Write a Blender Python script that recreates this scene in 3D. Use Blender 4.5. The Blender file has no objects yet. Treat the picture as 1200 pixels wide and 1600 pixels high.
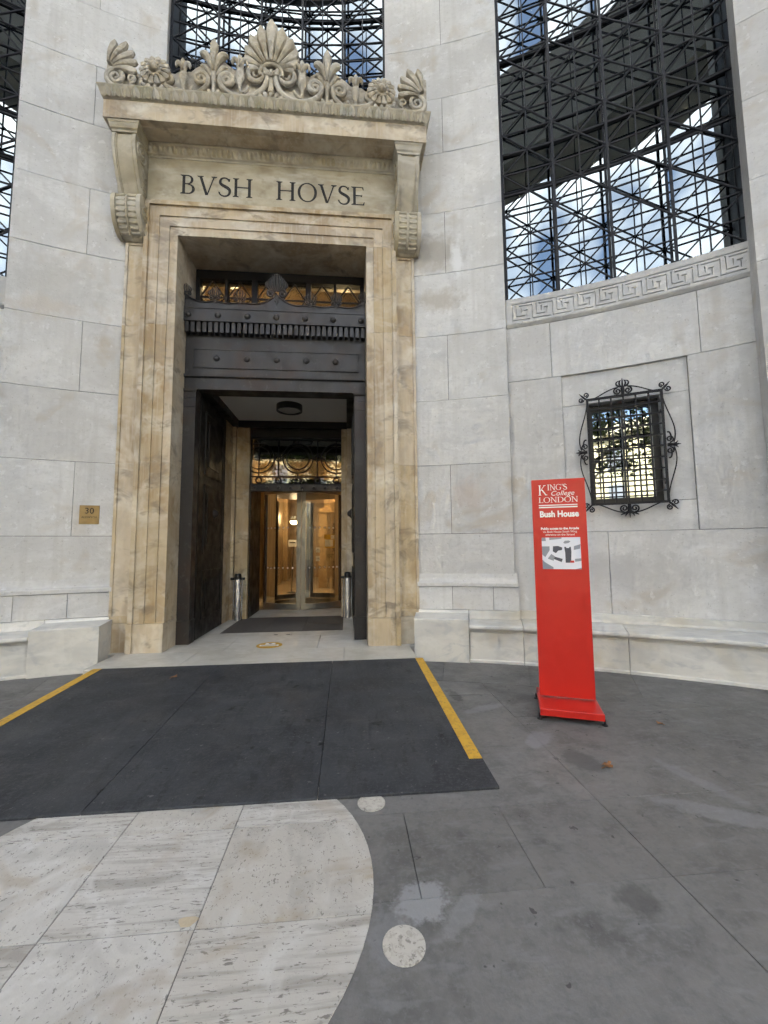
import bpy, math, random
from math import sin, cos, pi, radians, sqrt, atan2
from mathutils import Vector, Matrix
random.seed(7)
SC = bpy.context.scene
COL = SC.collection

# ------------------------------------------------------------------ camera
CAM = Vector((1.099, -6.0, 1.521))
pitch, yaw, roll = .0848, .0912, -.0093
F0 = Vector((sin(yaw), cos(yaw), 0)); R0 = Vector((cos(yaw), -sin(yaw), 0)); U0 = Vector((0, 0, 1))
F1 = F0*cos(pitch)+U0*sin(pitch); U1 = U0*cos(pitch)-F0*sin(pitch)
R2 = R0*cos(roll)+U1*sin(roll); U2 = U1*cos(roll)-R0*sin(roll)
cd = bpy.data.cameras.new('camera'); cam = bpy.data.objects.new('camera', cd); COL.objects.link(cam)
M = Matrix((R2, U2, -F1)).transposed().to_4x4(); M.translation = CAM; cam.matrix_world = M
cd.sensor_fit = 'HORIZONTAL'; cd.sensor_width = 36; cd.lens = 640/1200*36
cd.clip_start = .05; cd.clip_end = 500
SC.camera = cam
# ------------------------------------------------------------------ sky, sun, exposure
w = bpy.data.worlds.new('World'); SC.world = w; w.use_nodes = True
nt = w.node_tree; nt.nodes.clear()
sky = nt.nodes.new('ShaderNodeTexSky'); sky.sky_type = 'NISHITA'; sky.sun_disc = False
SUN_EL, SUN_AZ = radians(48), radians(18)     # azimuth clockwise from +Y
sky.sun_elevation = SUN_EL; sky.sun_rotation = SUN_AZ
sky.air_density = 1.0; sky.dust_density = 4; sky.ozone_density = .5
bg = nt.nodes.new('ShaderNodeBackground'); bg.inputs[1].default_value = .12
wo = nt.nodes.new('ShaderNodeOutputWorld')
# broken white cloud over the whole sky
tc = nt.nodes.new('ShaderNodeTexCoord'); cn = nt.nodes.new('ShaderNodeTexNoise'); cn.inputs['Scale'].default_value = 4.2; cn.inputs['Detail'].default_value = 4
cr_ = nt.nodes.new('ShaderNodeMapRange'); cr_.inputs[1].default_value = .42; cr_.inputs[2].default_value = .62
cm = nt.nodes.new('ShaderNodeMix'); cm.data_type = 'RGBA'; cm.inputs[7].default_value = (8.6, 8.7, 8.8, 1)
nt.links.new(tc.outputs['Generated'], cn.inputs['Vector']); nt.links.new(cn.outputs[0], cr_.inputs[0]); nt.links.new(cr_.outputs[0], cm.inputs[0])
nt.links.new(sky.outputs[0], cm.inputs[6]); nt.links.new(cm.outputs[2], bg.inputs[0]); nt.links.new(bg.outputs[0], wo.inputs[0])
sl = bpy.data.lights.new('sun', 'SUN'); sl.energy = 4.0; sl.angle = radians(.6); sl.color = (1, .95, .86)
so = bpy.data.objects.new('sun', sl); COL.objects.link(so)
sd = Vector((sin(SUN_AZ)*cos(SUN_EL), cos(SUN_AZ)*cos(SUN_EL), sin(SUN_EL)))
so.rotation_euler = sd.to_track_quat('Z', 'Y').to_euler(); so.location = sd*30
SC.view_settings.view_transform = 'Standard'; SC.view_settings.look = 'None'
SC.view_settings.exposure = 2.3; SC.view_settings.gamma = 1
SC.view_settings.use_white_balance = True; SC.view_settings.white_balance_temperature = 6800; SC.view_settings.white_balance_tint = 8
SC.cycles.max_bounces = 5; SC.cycles.diffuse_bounces = 3; SC.cycles.glossy_bounces = 3; SC.cycles.transparent_max_bounces = 10
SC.cycles.use_denoising = True; SC.cycles.use_adaptive_sampling = True; SC.cycles.adaptive_threshold = .05; SC.cycles.adaptive_min_samples = 24; SC.cycles.use_light_tree = False; SC.cycles.caustics_reflective = False; SC.cycles.caustics_refractive = False

# ------------------------------------------------------------------ materials
MATS = {}
def make_mat(name, base, layers=(), rough=.7, bump=None, metal=0., spec=.5, rand=0., coat=0., spots=(), spots3=(), emit=None, rlayer=None):
    m = bpy.data.materials.new(name); m.use_nodes = True; nt = m.node_tree; N = nt.nodes; L = nt.links
    b = N['Principled BSDF']; g = N.new('ShaderNodeNewGeometry'); pos = g.outputs['Position']
    def noise(scale, detail=4, dist=0., rough=.6, off=0):
        mp = N.new('ShaderNodeMapping'); L.new(pos, mp.inputs[0])
        mp.inputs[3].default_value = scale if isinstance(scale, tuple) else (scale,)*3
        mp.inputs[1].default_value = (off, off*1.7, off*.6)
        n = N.new('ShaderNodeTexNoise'); L.new(mp.outputs[0], n.inputs[0]); n.inputs['Scale'].default_value = 1
        n.inputs['Detail'].default_value = detail; n.inputs['Distortion'].default_value = dist; n.inputs['Roughness'].default_value = rough
        return n.outputs[0]
    def ramp(v, lo, hi, fac):
        r = N.new('ShaderNodeMapRange'); L.new(v, r.inputs[0]); r.inputs[1].default_value = lo; r.inputs[2].default_value = hi
        r.inputs[3].default_value = 0; r.inputs[4].default_value = fac; return r.outputs[0]
    def mix(a, col, f):
        x = N.new('ShaderNodeMix'); x.data_type = 'RGBA'; L.new(f, x.inputs[0]); L.new(a, x.inputs[6])
        x.inputs[7].default_value = (*col, 1); return x.outputs[2]
    rgb = N.new('ShaderNodeRGB'); rgb.outputs[0].default_value = (*base, 1); c = rgb.outputs[0]
    for i, ly in enumerate(layers):
        sc, lo, hi, col, fac = ly[:5]; dist = ly[5] if len(ly) > 5 else .4
        c = mix(c, col, ramp(noise(sc, 3, dist if dist > .45 else 0, .68, i*3.1+1), lo, hi, fac))
    for i, (x, y, rx, ry, ang, col, fac, nsc) in enumerate(spots):
        mp = N.new('ShaderNodeMapping'); mp.vector_type = 'TEXTURE'; L.new(pos, mp.inputs[0])
        mp.inputs[1].default_value = (x, y, 0); mp.inputs[2].default_value = (0, 0, ang); mp.inputs[3].default_value = (rx, ry, 1)
        ln = N.new('ShaderNodeVectorMath'); ln.operation = 'LENGTH'; L.new(mp.outputs[0], ln.inputs[0])
        nz = noise(nsc, 3, 0, .75, i*5.3+2)
        a = N.new('ShaderNodeMath'); a.operation = 'MULTIPLY_ADD'; L.new(nz, a.inputs[0]); a.inputs[1].default_value = 1.5; a.inputs[2].default_value = .25
        s = N.new('ShaderNodeMath'); s.operation = 'SUBTRACT'; L.new(a.outputs[0], s.inputs[0]); L.new(ln.outputs['Value'], s.inputs[1])
        c = mix(c, col, ramp(s.outputs[0], 0, .35, fac))
    for i, (x, y, z, rx, rz_, col, fac, nsc) in enumerate(spots3):
        mp = N.new('ShaderNodeMapping'); mp.vector_type = 'TEXTURE'; L.new(pos, mp.inputs[0]); mp.inputs[1].default_value = (x, y, z); mp.inputs[3].default_value = (rx, 1, rz_)
        ln = N.new('ShaderNodeVectorMath'); ln.operation = 'LENGTH'; L.new(mp.outputs[0], ln.inputs[0])
        a = N.new('ShaderNodeMath'); a.operation = 'MULTIPLY_ADD'; L.new(noise(nsc, 3, 0, .75, i*4.1+3), a.inputs[0]); a.inputs[1].default_value = 1.8; a.inputs[2].default_value = .1
        sb = N.new('ShaderNodeMath'); sb.operation = 'SUBTRACT'; L.new(a.outputs[0], sb.inputs[0]); L.new(ln.outputs['Value'], sb.inputs[1])
        c = mix(c, col, ramp(sb.outputs[0], 0, .6, fac))
    if rand:
        oi = N.new('ShaderNodeObjectInfo'); hs = N.new('ShaderNodeHueSaturation'); L.new(c, hs.inputs['Color'])
        r = N.new('ShaderNodeMapRange'); L.new(oi.outputs['Random'], r.inputs[0]); r.inputs[3].default_value = 1-rand; r.inputs[4].default_value = 1+rand
        L.new(r.outputs[0], hs.inputs['Value'])
        r2 = N.new('ShaderNodeMapRange'); L.new(oi.outputs['Random'], r2.inputs[0]); r2.inputs[3].default_value = 1.25; r2.inputs[4].default_value = .75
        L.new(r2.outputs[0], hs.inputs['Saturation']); c = hs.outputs[0]
    L.new(c, b.inputs['Base Color'])
    b.inputs['Roughness'].default_value = rough
    if rlayer:
        r = N.new('ShaderNodeMapRange'); L.new(noise(rlayer[0], 2), r.inputs[0]); r.inputs[1].default_value = .35; r.inputs[2].default_value = .65
        r.inputs[3].default_value = rlayer[1]; r.inputs[4].default_value = rlayer[2]; L.new(r.outputs[0], b.inputs['Roughness'])
    b.inputs['Metallic'].default_value = metal; b.inputs['Specular IOR Level'].default_value = spec; b.inputs['Coat Weight'].default_value = coat
    if bump:
        bn = N.new('ShaderNodeBump'); bn.inputs['Strength'].default_value = bump[1]; bn.inputs['Distance'].default_value = bump[2]
        L.new(noise(bump[0], 3, 0, .75), bn.inputs['Height']); L.new(bn.outputs[0], b.inputs['Normal'])
    if emit: b.inputs['Emission Color'].default_value = (*emit[0], 1); b.inputs['Emission Strength'].default_value = emit[1]
    MATS[name] = m; return m

make_mat('portland', (.605,.600,.592), [(.6,.40,.62,(.535,.529,.520),.8,.5),((1.6,1.6,2.6),.48,.66,(.67,.667,.662),.75,.5),((7,7,.35),.52,.68,(.50,.492,.475),.5,.2),
   (1.2,.585,.70,(.48,.43,.365),.7,.5),((16,16,24),.5,.66,(.505,.50,.49),.5,.2),(9,.62,.66,(.71,.71,.71),.5,.3),(26,.66,.69,(.34,.33,.31),.65,.3)], rough=.85, bump=(24,.35,.010), rand=.065, spec=.25,
   spots3=[(2.45,0,6.15,.55,.35,(.40,.36,.30),.75,4),(2.50,0,5.35,.45,.22,(.41,.37,.31),.7,5),(2.82,-.08,6.0,.10,.45,(.75,.75,.75),.85,7),(-2.95,-.1,5.25,.75,.40,(.46,.455,.44),.6,9),(-3.1,-.1,4.9,.5,.2,(.52,.47,.41),.6,6),(2.9,-.1,2.3,.3,.3,(.56,.505,.47),.6,6),(4.9,-.8,1.15,.9,.3,(.46,.455,.45),.6,4)])
make_mat('mortar', (.10,.095,.09), rough=.95)
make_mat('marble', (.66,.645,.61), [((1.3,1.3,2.2),.45,.62,(.52,.52,.51),.75,.6),((2.5,2.5,5),.53,.62,(.42,.435,.45),.5,.8),((2,2,4),.5,.66,(.74,.73,.70),.6,.6),(.9,.56,.70,(.52,.46,.34),.55,.5),(16,.54,.7,(.56,.55,.52),.4,.3)], rough=.42, bump=(24,.12,.006), rand=.05, rlayer=(6,.35,.6))
make_mat('patina_stone', (.535,.435,.295), [((1.8,1.8,.9),.43,.60,(.36,.26,.155),.85,.5),((2.2,2.2,2.4),.47,.66,(.66,.605,.50),.85,.5),((20,20,.6),.50,.70,(.61,.55,.44),.5,.2),
   ((2.6,2.6,4.2),.54,.66,(.27,.215,.155),.85,.5),((9,9,7),.50,.70,(.43,.355,.255),.55,.4),((.5,.5,1.0),.52,.68,(.47,.385,.27),.6,.3)], rough=.48, bump=(18,.18,.006), rand=.08, rlayer=(4,.36,.62))
make_mat('frieze_stone', (.46,.41,.305), [((1.4,1.4,1.8),.43,.64,(.31,.26,.175),.8,.5),((1.1,1.1,4),.48,.68,(.585,.55,.455),.8,.4),((4,4,5),.54,.70,(.27,.22,.15),.65,.4),(12,.50,.7,(.38,.33,.24),.45,.4)], rough=.42, bump=(18,.18,.006), rand=.05, rlayer=(4,.30,.55))
make_mat('crest_stone', (.50,.45,.36), [(3,.45,.62,(.33,.285,.215),.8,.5),(8,.52,.66,(.62,.575,.49),.7,.3),(16,.54,.68,(.29,.25,.19),.5,.3)], rough=.75, bump=(30,.4,.008), rand=.09)
make_mat('mossy_stone', (.46,.415,.33), [((5,5,5),.46,.66,(.33,.315,.215),.7,.3),(12,.5,.7,(.56,.52,.43),.6)], rough=.8, bump=(30,.3,.006), rand=.08)
make_mat('bronze', (.026,.0235,.0235), [((3,3,.6),.45,.7,(.046,.042,.041),.7),(1.5,.5,.66,(.040,.025,.019),.85,.6),(9,.6,.72,(.11,.105,.10),.4,1.)], rough=.42, bump=(40,.12,.004), spec=.5, rlayer=(5,.32,.6), metal=.15)
make_mat('dark_bronze', (.010,.008,.0065), [((4,4,.7),.45,.7,(.018,.014,.011),.8)], rough=.5, spec=.35, bump=(40,.1,.004), rlayer=(5,.35,.6))
make_mat('black_iron', (.012,.012,.015), [(6,.45,.7,(.020,.019,.020),.7)], rough=.55, spec=.3, bump=(60,.1,.003))
make_mat('grille_paint', (.011,.012,.017), [(2.5,.45,.7,(.020,.019,.019),.7)], rough=.5, spec=.3, bump=(60,.08,.003))
make_mat('slate', (.146,.140,.132), [(.8,.40,.62,(.180,.174,.166),.85,.4),(2.4,.46,.66,(.094,.090,.086),.8,.5),((7,7,7),.48,.66,(.190,.184,.175),.55,.3),(20,.48,.70,(.105,.105,.106),.5,.3),((4,13,1),.57,.68,(.215,.215,.217),.45,.4),(9,.67,.695,(.05,.048,.047),.8,.3),(46,.5,.68,(.19,.19,.19),.5,.2)],
   rough=.72, spec=.3, bump=(34,.6,.006), rand=.07, rlayer=(3,.55,.8),
   spots=[(1.42,-4.12,.15,.11,.3,(.30,.305,.315),.75,16),(1.57,-4.2,.17,.05,.8,(.24,.245,.25),.5,18),(1.25,-4.28,.10,.13,.2,(.22,.222,.23),.5,15),(3.2,-3.72,.40,.09,-.5,(.26,.262,.27),.45,9),(3.35,-3.4,.33,.06,-1.3,(.23,.232,.24),.4,9),
          (2.38,-2.1,.3,.07,.4,(.22,.22,.225),.6,8),(2.6,-2.75,.18,.10,.8,(.24,.24,.25),.6,8),(2.35,-4.2,.10,.10,0,(.07,.068,.066),.6,9),(2.75,-3.1,.12,.2,.3,(.09,.088,.086),.7,7),(2.2,-1.75,.07,.2,.1,(.06,.06,.058),.7,10)])
make_mat('rubber', (.034,.036,.041), [(1.2,.45,.60,(.050,.053,.059),.8,.5),((16,3,3),.52,.66,(.026,.027,.030),.7),(36,.5,.64,(.064,.066,.070),.65),(24,.665,.70,(.15,.15,.15),.6),(7,.66,.70,(.014,.014,.014),.8),((2,9,2),.58,.68,(.070,.072,.076),.5)], rough=.7, spec=.3, bump=(60,.7,.004), rlayer=(2,.55,.8))
make_mat('yellow_tape', (.60,.345,.035), [(9,.48,.64,(.50,.28,.03),.8),(30,.56,.66,(.26,.17,.06),.6),(14,.63,.67,(.14,.11,.07),.6)], rough=.6, bump=(120,.2,.002))
make_mat('travertine', (.51,.488,.452), [((1.2,15,1),.45,.58,(.34,.315,.285),.9,.5),((3,3,3),.5,.66,(.60,.585,.56),.7,1.2),((16,75,12),.615,.65,(.17,.155,.14),.85,.3),((5,40,5),.56,.66,(.40,.38,.35),.6,.3),((60,80,50),.63,.66,(.18,.165,.15),.8,.3),(1.6,.55,.68,(.40,.34,.27),.55,1.)], rough=.55, bump=(40,.3,.005), rand=.07)
make_mat('travertine_cross', (.515,.492,.455), [((3.2,2.2,1),.46,.60,(.42,.40,.37),.8,1.4),((3,3,3),.5,.66,(.61,.595,.57),.7,1.2),((60,30,20),.625,.66,(.19,.175,.16),.8,.3),((60,80,50),.63,.66,(.2,.18,.165),.8,.3),(1.9,.54,.66,(.37,.31,.24),.65,1.2)], rough=.55, bump=(40,.3,.005), rand=.07)
make_mat('terrazzo', (.50,.475,.43), [(22,.5,.62,(.36,.33,.29),.8,1.),(45,.58,.66,(.2,.18,.16),.8),(12,.55,.7,(.58,.55,.5),.6)], rough=.55, bump=(40,.2,.004))
make_mat('step_stone', (.54,.52,.475), [(1.8,.45,.64,(.44,.415,.36),.7,.8),((3,8,3),.52,.7,(.62,.605,.565),.6,.8),(30,.55,.75,(.36,.33,.28),.4)], rough=.45, bump=(30,.1,.004), rand=.05, rlayer=(4,.3,.6))
make_mat('red_paint', (.55,.019,.012), [(2,.45,.65,(.52,.018,.012),.5)], rough=.32, spec=.5, bump=(2.5,.05,.02))
make_mat('white_print', (.85,.85,.84), rough=.5)
make_mat('map_print', (.74,.75,.82), rough=.4)
make_mat('map_dark', (.075,.08,.10), rough=.4)
make_mat('map_grey', (.27,.285,.33), rough=.4)
make_mat('black_paint', (.012,.012,.013), rough=.4)
make_mat('letter_paint', (.014,.012,.011), [(20,.5,.8,(.04,.03,.02),.5)], rough=.7)
make_mat('brass', (.30,.21,.095), [(9,.45,.7,(.24,.165,.07),.7)], rough=.42, metal=.55, bump=(80,.05,.002))
make_mat('chrome', (.72,.73,.75), [(6,.5,.7,(.55,.56,.58),.5)], rough=.12, metal=1.)
make_mat('wrapped_film', (.55,.56,.60), [((8,8,3),.45,.6,(.85,.86,.9),.8,2.),((5,5,2),.5,.65,(.16,.16,.18),.7,2.)], rough=.15, metal=.6, bump=((18,18,7),.8,.03))
make_mat('steel_frame', (.30,.285,.25), [((4,4,.5),.45,.7,(.24,.225,.195),.7)], rough=.38, metal=.7)
make_mat('white_ceiling', (.72,.70,.66), rough=.8)
make_mat('coir_mat', (.105,.092,.082), [(40,.45,.7,(.07,.06,.054),.8)], rough=.95, bump=(150,.5,.004), rand=.06)
make_mat('lobby_stone', (.46,.33,.185), [((3,3,.6),.45,.62,(.33,.22,.115),.8,.4),(6,.52,.7,(.54,.41,.25),.5)], rough=.35, bump=(20,.05,.003))
make_mat('lobby_floor', (.62,.53,.40), [(2,.45,.66,(.44,.35,.23),.6)], rough=.2)
make_mat('lobby_dark', (.045,.03,.02), [((8,8,1),.45,.7,(.07,.045,.03),.8)], rough=.35)
make_mat('poster_yellow', (.62,.38,.03), rough=.5)
make_mat('patch_mortar', (.50,.42,.30), [(20,.45,.65,(.42,.34,.24),.7)], rough=.8)
make_mat('poster_tan', (.45,.33,.17), rough=.5)
make_mat('lamp_glow', (.9,.8,.6), rough=.5, emit=((1., .74, .42), 6))
make_mat('vestibule_diffuser', (.35,.34,.33), rough=.4)
make_mat('dry_leaf', (.22,.095,.035), [(25,.45,.65,(.32,.16,.07),.8)], rough=.75, bump=(60,.3,.004))
make_mat('foliage', (.055,.075,.022), [(2,.45,.65,(.09,.105,.03),.8),(7,.5,.7,(.11,.10,.03),.5)], rough=.6, rand=.1)
make_mat('bark', (.13,.11,.085), [(8,.45,.65,(.2,.175,.14),.8)], rough=.9, bump=(20,.6,.03))
make_mat('opposite_stone', (.80,.72,.52), [(1.2,.45,.65,(.74,.65,.45),.7)], rough=.85, rand=.04)
make_mat('shaded_portico_stone', (.20,.195,.18), [(1.2,.45,.65,(.15,.145,.135),.7)], rough=.85)  # stone darkened in its colour to stand in for shade on beam and columns
make_mat('asphalt', (.05,.05,.052), [(3,.45,.65,(.065,.065,.066),.7)], rough=.85, bump=(80,.3,.01))
def glass_mat(name, tint, refl, trans, rough=.01):
    m = bpy.data.materials.new(name); m.use_nodes = True; nt = m.node_tree; N = nt.nodes; L = nt.links; N.clear()
    o = N.new('ShaderNodeOutputMaterial'); gl = N.new('ShaderNodeBsdfGlossy'); gl.inputs['Roughness'].default_value = rough
    gl.inputs['Color'].default_value = (.84,.95,1,1)
    lw = N.new('ShaderNodeFresnel'); lw.inputs[0].default_value = 1.5
    mr = N.new('ShaderNodeMapRange'); L.new(lw.outputs[0], mr.inputs[0]); mr.inputs[1].default_value = 0; mr.inputs[2].default_value = 1; mr.inputs[3].default_value = refl; mr.inputs[4].default_value = 1
    bn = N.new('ShaderNodeBump'); bn.inputs['Strength'].default_value = .05; bn.inputs['Distance'].default_value = .02
    g = N.new('ShaderNodeNewGeometry'); n = N.new('ShaderNodeTexNoise'); n.inputs['Scale'].default_value = 1.6; L.new(g.outputs['Position'], n.inputs[0])
    L.new(n.outputs[0], bn.inputs['Height']); L.new(bn.outputs[0], gl.inputs['Normal'])
    if trans:
        t = N.new('ShaderNodeBsdfTransparent'); t.inputs[0].default_value = (*tint, 1)
    else:
        t = N.new('ShaderNodeBsdfDiffuse'); t.inputs[0].default_value = (*tint, 1)
    mx = N.new('ShaderNodeMixShader'); L.new(mr.outputs[0], mx.inputs[0]); L.new(t.outputs[0], mx.inputs[1]); L.new(gl.outputs[0], mx.inputs[2]); L.new(mx.outputs[0], o.inputs[0])
    MATS[name] = m; return m
glass_mat('mirror_glass', (.008,.009,.011), .33, False)
glass_mat('tinted_glass', (.05,.045,.03), .6, False)
glass_mat('clear_glass', (.93,.93,.90), .03, True)
glass_mat('fan_glass', (.55,.55,.50), .12, True)

# ------------------------------------------------------------------ mesh helpers
class MB:
    def __init__(s): s.v = []; s.f = []
    def add(s, vs, fs):
        b = len(s.v); s.v += [tuple(p) for p in vs]; s.f += [tuple(i+b for i in f) for f in fs]; return s
    def box(s, x0, x1, y0, y1, z0, z1):
        return s.add([(x0,y0,z0),(x1,y0,z0),(x1,y1,z0),(x0,y1,z0),(x0,y0,z1),(x1,y0,z1),(x1,y1,z1),(x0,y1,z1)],
            [(0,3,2,1),(4,5,6,7),(0,1,5,4),(1,2,6,5),(2,3,7,6),(3,0,4,7)])
    def boxf(s, fr, x0, x1, y0, y1, z0, z1):
        m = MB().box(x0, x1, y0, y1, z0, z1); return s.add([fr(*p) for p in m.v], m.f)
    def prism(s, poly, fr, d0, d1):
        """poly (a,b) outline counter clockwise, fr(a, depth, b)->point, front d0, back d1"""
        n = len(poly)
        return s.add([fr(a, d0, b) for a, b in poly]+[fr(a, d1, b) for a, b in poly],
            [tuple(range(n)), tuple(range(2*n-1, n-1, -1))]+[(i, i+n, (i+1) % n+n, (i+1) % n) for i in range(n)])
    def loft(s, rings, close=True, caps=True):
        n = len(rings[0]); b = len(s.v)
        for r in rings: s.v += [tuple(p) for p in r]
        k = n if close else n-1
        for i in range(len(rings)-1):
            for j in range(k):
                s.f.append((b+i*n+j, b+i*n+(j+1) % n, b+(i+1)*n+(j+1) % n, b+(i+1)*n+j))
        if caps and close:
            s.f.append(tuple(b+j for j in range(n-1, -1, -1))); s.f.append(tuple(b+(len(rings)-1)*n+j for j in range(n)))
        return s
    def tube(s, pts, r, n=6, caps=True):
        pts = [Vector(p) for p in pts]; rings = []; up = None
        for i, p in enumerate(pts):
            t = (pts[min(i+1, len(pts)-1)]-pts[max(i-1, 0)]).normalized()
            if up is None: up = t.orthogonal().normalized()
            up = (up-t*up.dot(t)); up = up.normalized() if up.length > 1e-6 else t.orthogonal().normalized()
            sd = t.cross(up); rr = r[i] if isinstance(r, (list, tuple)) else r
            rings.append([p+(up*cos(2*pi*j/n)+sd*sin(2*pi*j/n))*rr for j in range(n)])
        return s.loft(rings, True, caps)
    def lathe(s, prof, c, n=16, axis='z'):
        rings = []
        for r, h in prof:
            ring = []
            for j in range(n):
                a = 2*pi*j/n
                if axis == 'z': ring.append((c[0]+r*cos(a), c[1]+r*sin(a), c[2]+h))
                else: ring.append((c[0]+r*cos(a), c[1]-h, c[2]+r*sin(a)))
            rings.append(ring)
        return s.loft(rings)
    def mesh(s, name, mat, smooth=False):
        me = bpy.data.meshes.new(name); me.from_pydata(s.v, [], s.f); me.materials.append(MATS[mat])
        if smooth:
            for p in me.polygons: p.use_smooth = True
            if smooth != 'all':
                try: me.set_sharp_from_angle(angle=radians(38))
                except Exception: pass
        me.update(); return me
LOC = {}
def link(name, me, parent=None, basis=None, stuff=False):
    o = bpy.data.objects.new(name, me); COL.objects.link(o)
    if parent is not None:
        o.parent = parent; o.matrix_parent_inverse = Matrix.Translation(-LOC.get(parent.name, Vector((0, 0, 0))))
    if basis is not None: o.matrix_basis = basis
    if stuff: o['kind'] = 'stuff'
    return o
def part(name, mb, mat, parent, smooth=False): return link(name, mb.mesh(name, mat, smooth), parent)
def tag(o, label, cat, group=None):
    o['label'] = label; o['category'] = cat
    if group: o['group'] = group
    return o
def thing(name, label, cat, loc=(0, 0, 0), group=None):
    e = bpy.data.objects.new(name, None); COL.objects.link(e); e.location = loc; e.empty_display_size = .1
    LOC[e.name] = Vector(loc); return tag(e, label, cat, group)
def single(name, mb, mat, label, cat, smooth=False, group=None): return tag(link(name, mb.mesh(name, mat, smooth)), label, cat, group)
def structure(name, mb, mat):
    o = link(name, mb.mesh(name, mat)); o['kind'] = 'structure'; return o

RR, CC = 9.746, 9.416
def cp(th, r, z): return (r*sin(th), -CC+r*cos(th), z)
def cblock(mb, t0, t1, r0, r1, z0, z1, n=None):
    n = n or max(2, int(abs(t1-t0)/.03)); rings = []
    for i in range(n+1):
        t = t0+(t1-t0)*i/n; rings.append([cp(t, r0, z0), cp(t, r0, z1), cp(t, r1, z1), cp(t, r1, z0)])
    return mb.loft(rings)
def cprof(mb, t0, t1, prof, n=None):
    """sweep an (r,z) profile round the wall"""
    n = n or max(2, int(abs(t1-t0)/.03))
    return mb.loft([[cp(t0+(t1-t0)*i/n, r, z) for r, z in prof] for i in range(n+1)])
def frame_at(th, r=RR):
    """local frame on the wall: fr(a along wall to the right, d depth into wall, z)"""
    O = Vector(cp(th, r, 0)); T = Vector((cos(th), -sin(th), 0)); Nn = Vector((sin(th), cos(th), 0))
    return lambda a, d, z: O+T*a+Nn*d+Vector((0, 0, z))
def FLAT(a, d, z): return Vector((a, d, z))
def fr_matrix(th, r, z=0):
    m = Matrix(((cos(th), sin(th), 0, 0), (-sin(th), cos(th), 0, 0), (0, 0, 1, 0), (0, 0, 0, 1))); m.translation = cp(th, r, z); return m
def arc(cx, cz, r, a0, a1, n=12): return [(cx+r*cos(a0+(a1-a0)*i/n), cz+r*sin(a0+(a1-a0)*i/n)) for i in range(n+1)]
def spiral(cx, cz, r, a0, turns, n=26, rmin=.18):
    """from the outside in; positive turns counter clockwise"""
    return [(cx+r*(1-(1-rmin)*i/n)*cos(a0+2*pi*turns*i/n), cz+r*(1-(1-rmin)*i/n)*sin(a0+2*pi*turns*i/n)) for i in range(n+1)]
def bez(p0, p1, p2, p3, n=10):
    out = []
    for i in range(n+1):
        t = i/n; u = 1-t
        out.append(tuple(u*u*u*p0[k]+3*u*u*t*p1[k]+3*u*t*t*p2[k]+t*t*t*p3[k] for k in range(2)))
    return out
def to3(pl, fr, d): return [fr(a, d, b) for a, b in pl]
def clip_convex(poly, clip):
    out = poly
    for i in range(len(clip)):
        a, b = clip[i], clip[(i+1) % len(clip)]; inp, out = out, []
        if not inp: return []
        def side(p): return (b[0]-a[0])*(p[1]-a[1])-(b[1]-a[1])*(p[0]-a[0])
        for j in range(len(inp)):
            p, q = inp[j], inp[(j+1) % len(inp)]; sp, sq = side(p), side(q)
            if sp >= 0: out.append(p)
            if (sp >= 0) != (sq >= 0):
                t = sp/(sp-sq); out.append((p[0]+(q[0]-p[0])*t, p[1]+(q[1]-p[1])*t))
    return out
def slab(poly, z0, z1):
    """flat stone from a plan outline (counter clockwise), top edge slightly eased"""
    cx = sum(p[0] for p in poly)/len(poly); cy = sum(p[1] for p in poly)/len(poly)
    def inset(e):
        o = []
        for x, y in poly:
            d = max(1e-6, sqrt((x-cx)**2+(y-cy)**2)); k = max(0, 1-e/d); o.append((cx+(x-cx)*k, cy+(y-cy)*k))
        return o
    return MB().loft([[(x, y, z0) for x, y in poly], [(x, y, z1-.0015) for x, y in poly], [(x, y, z1) for x, y in inset(.0015)]])

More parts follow.
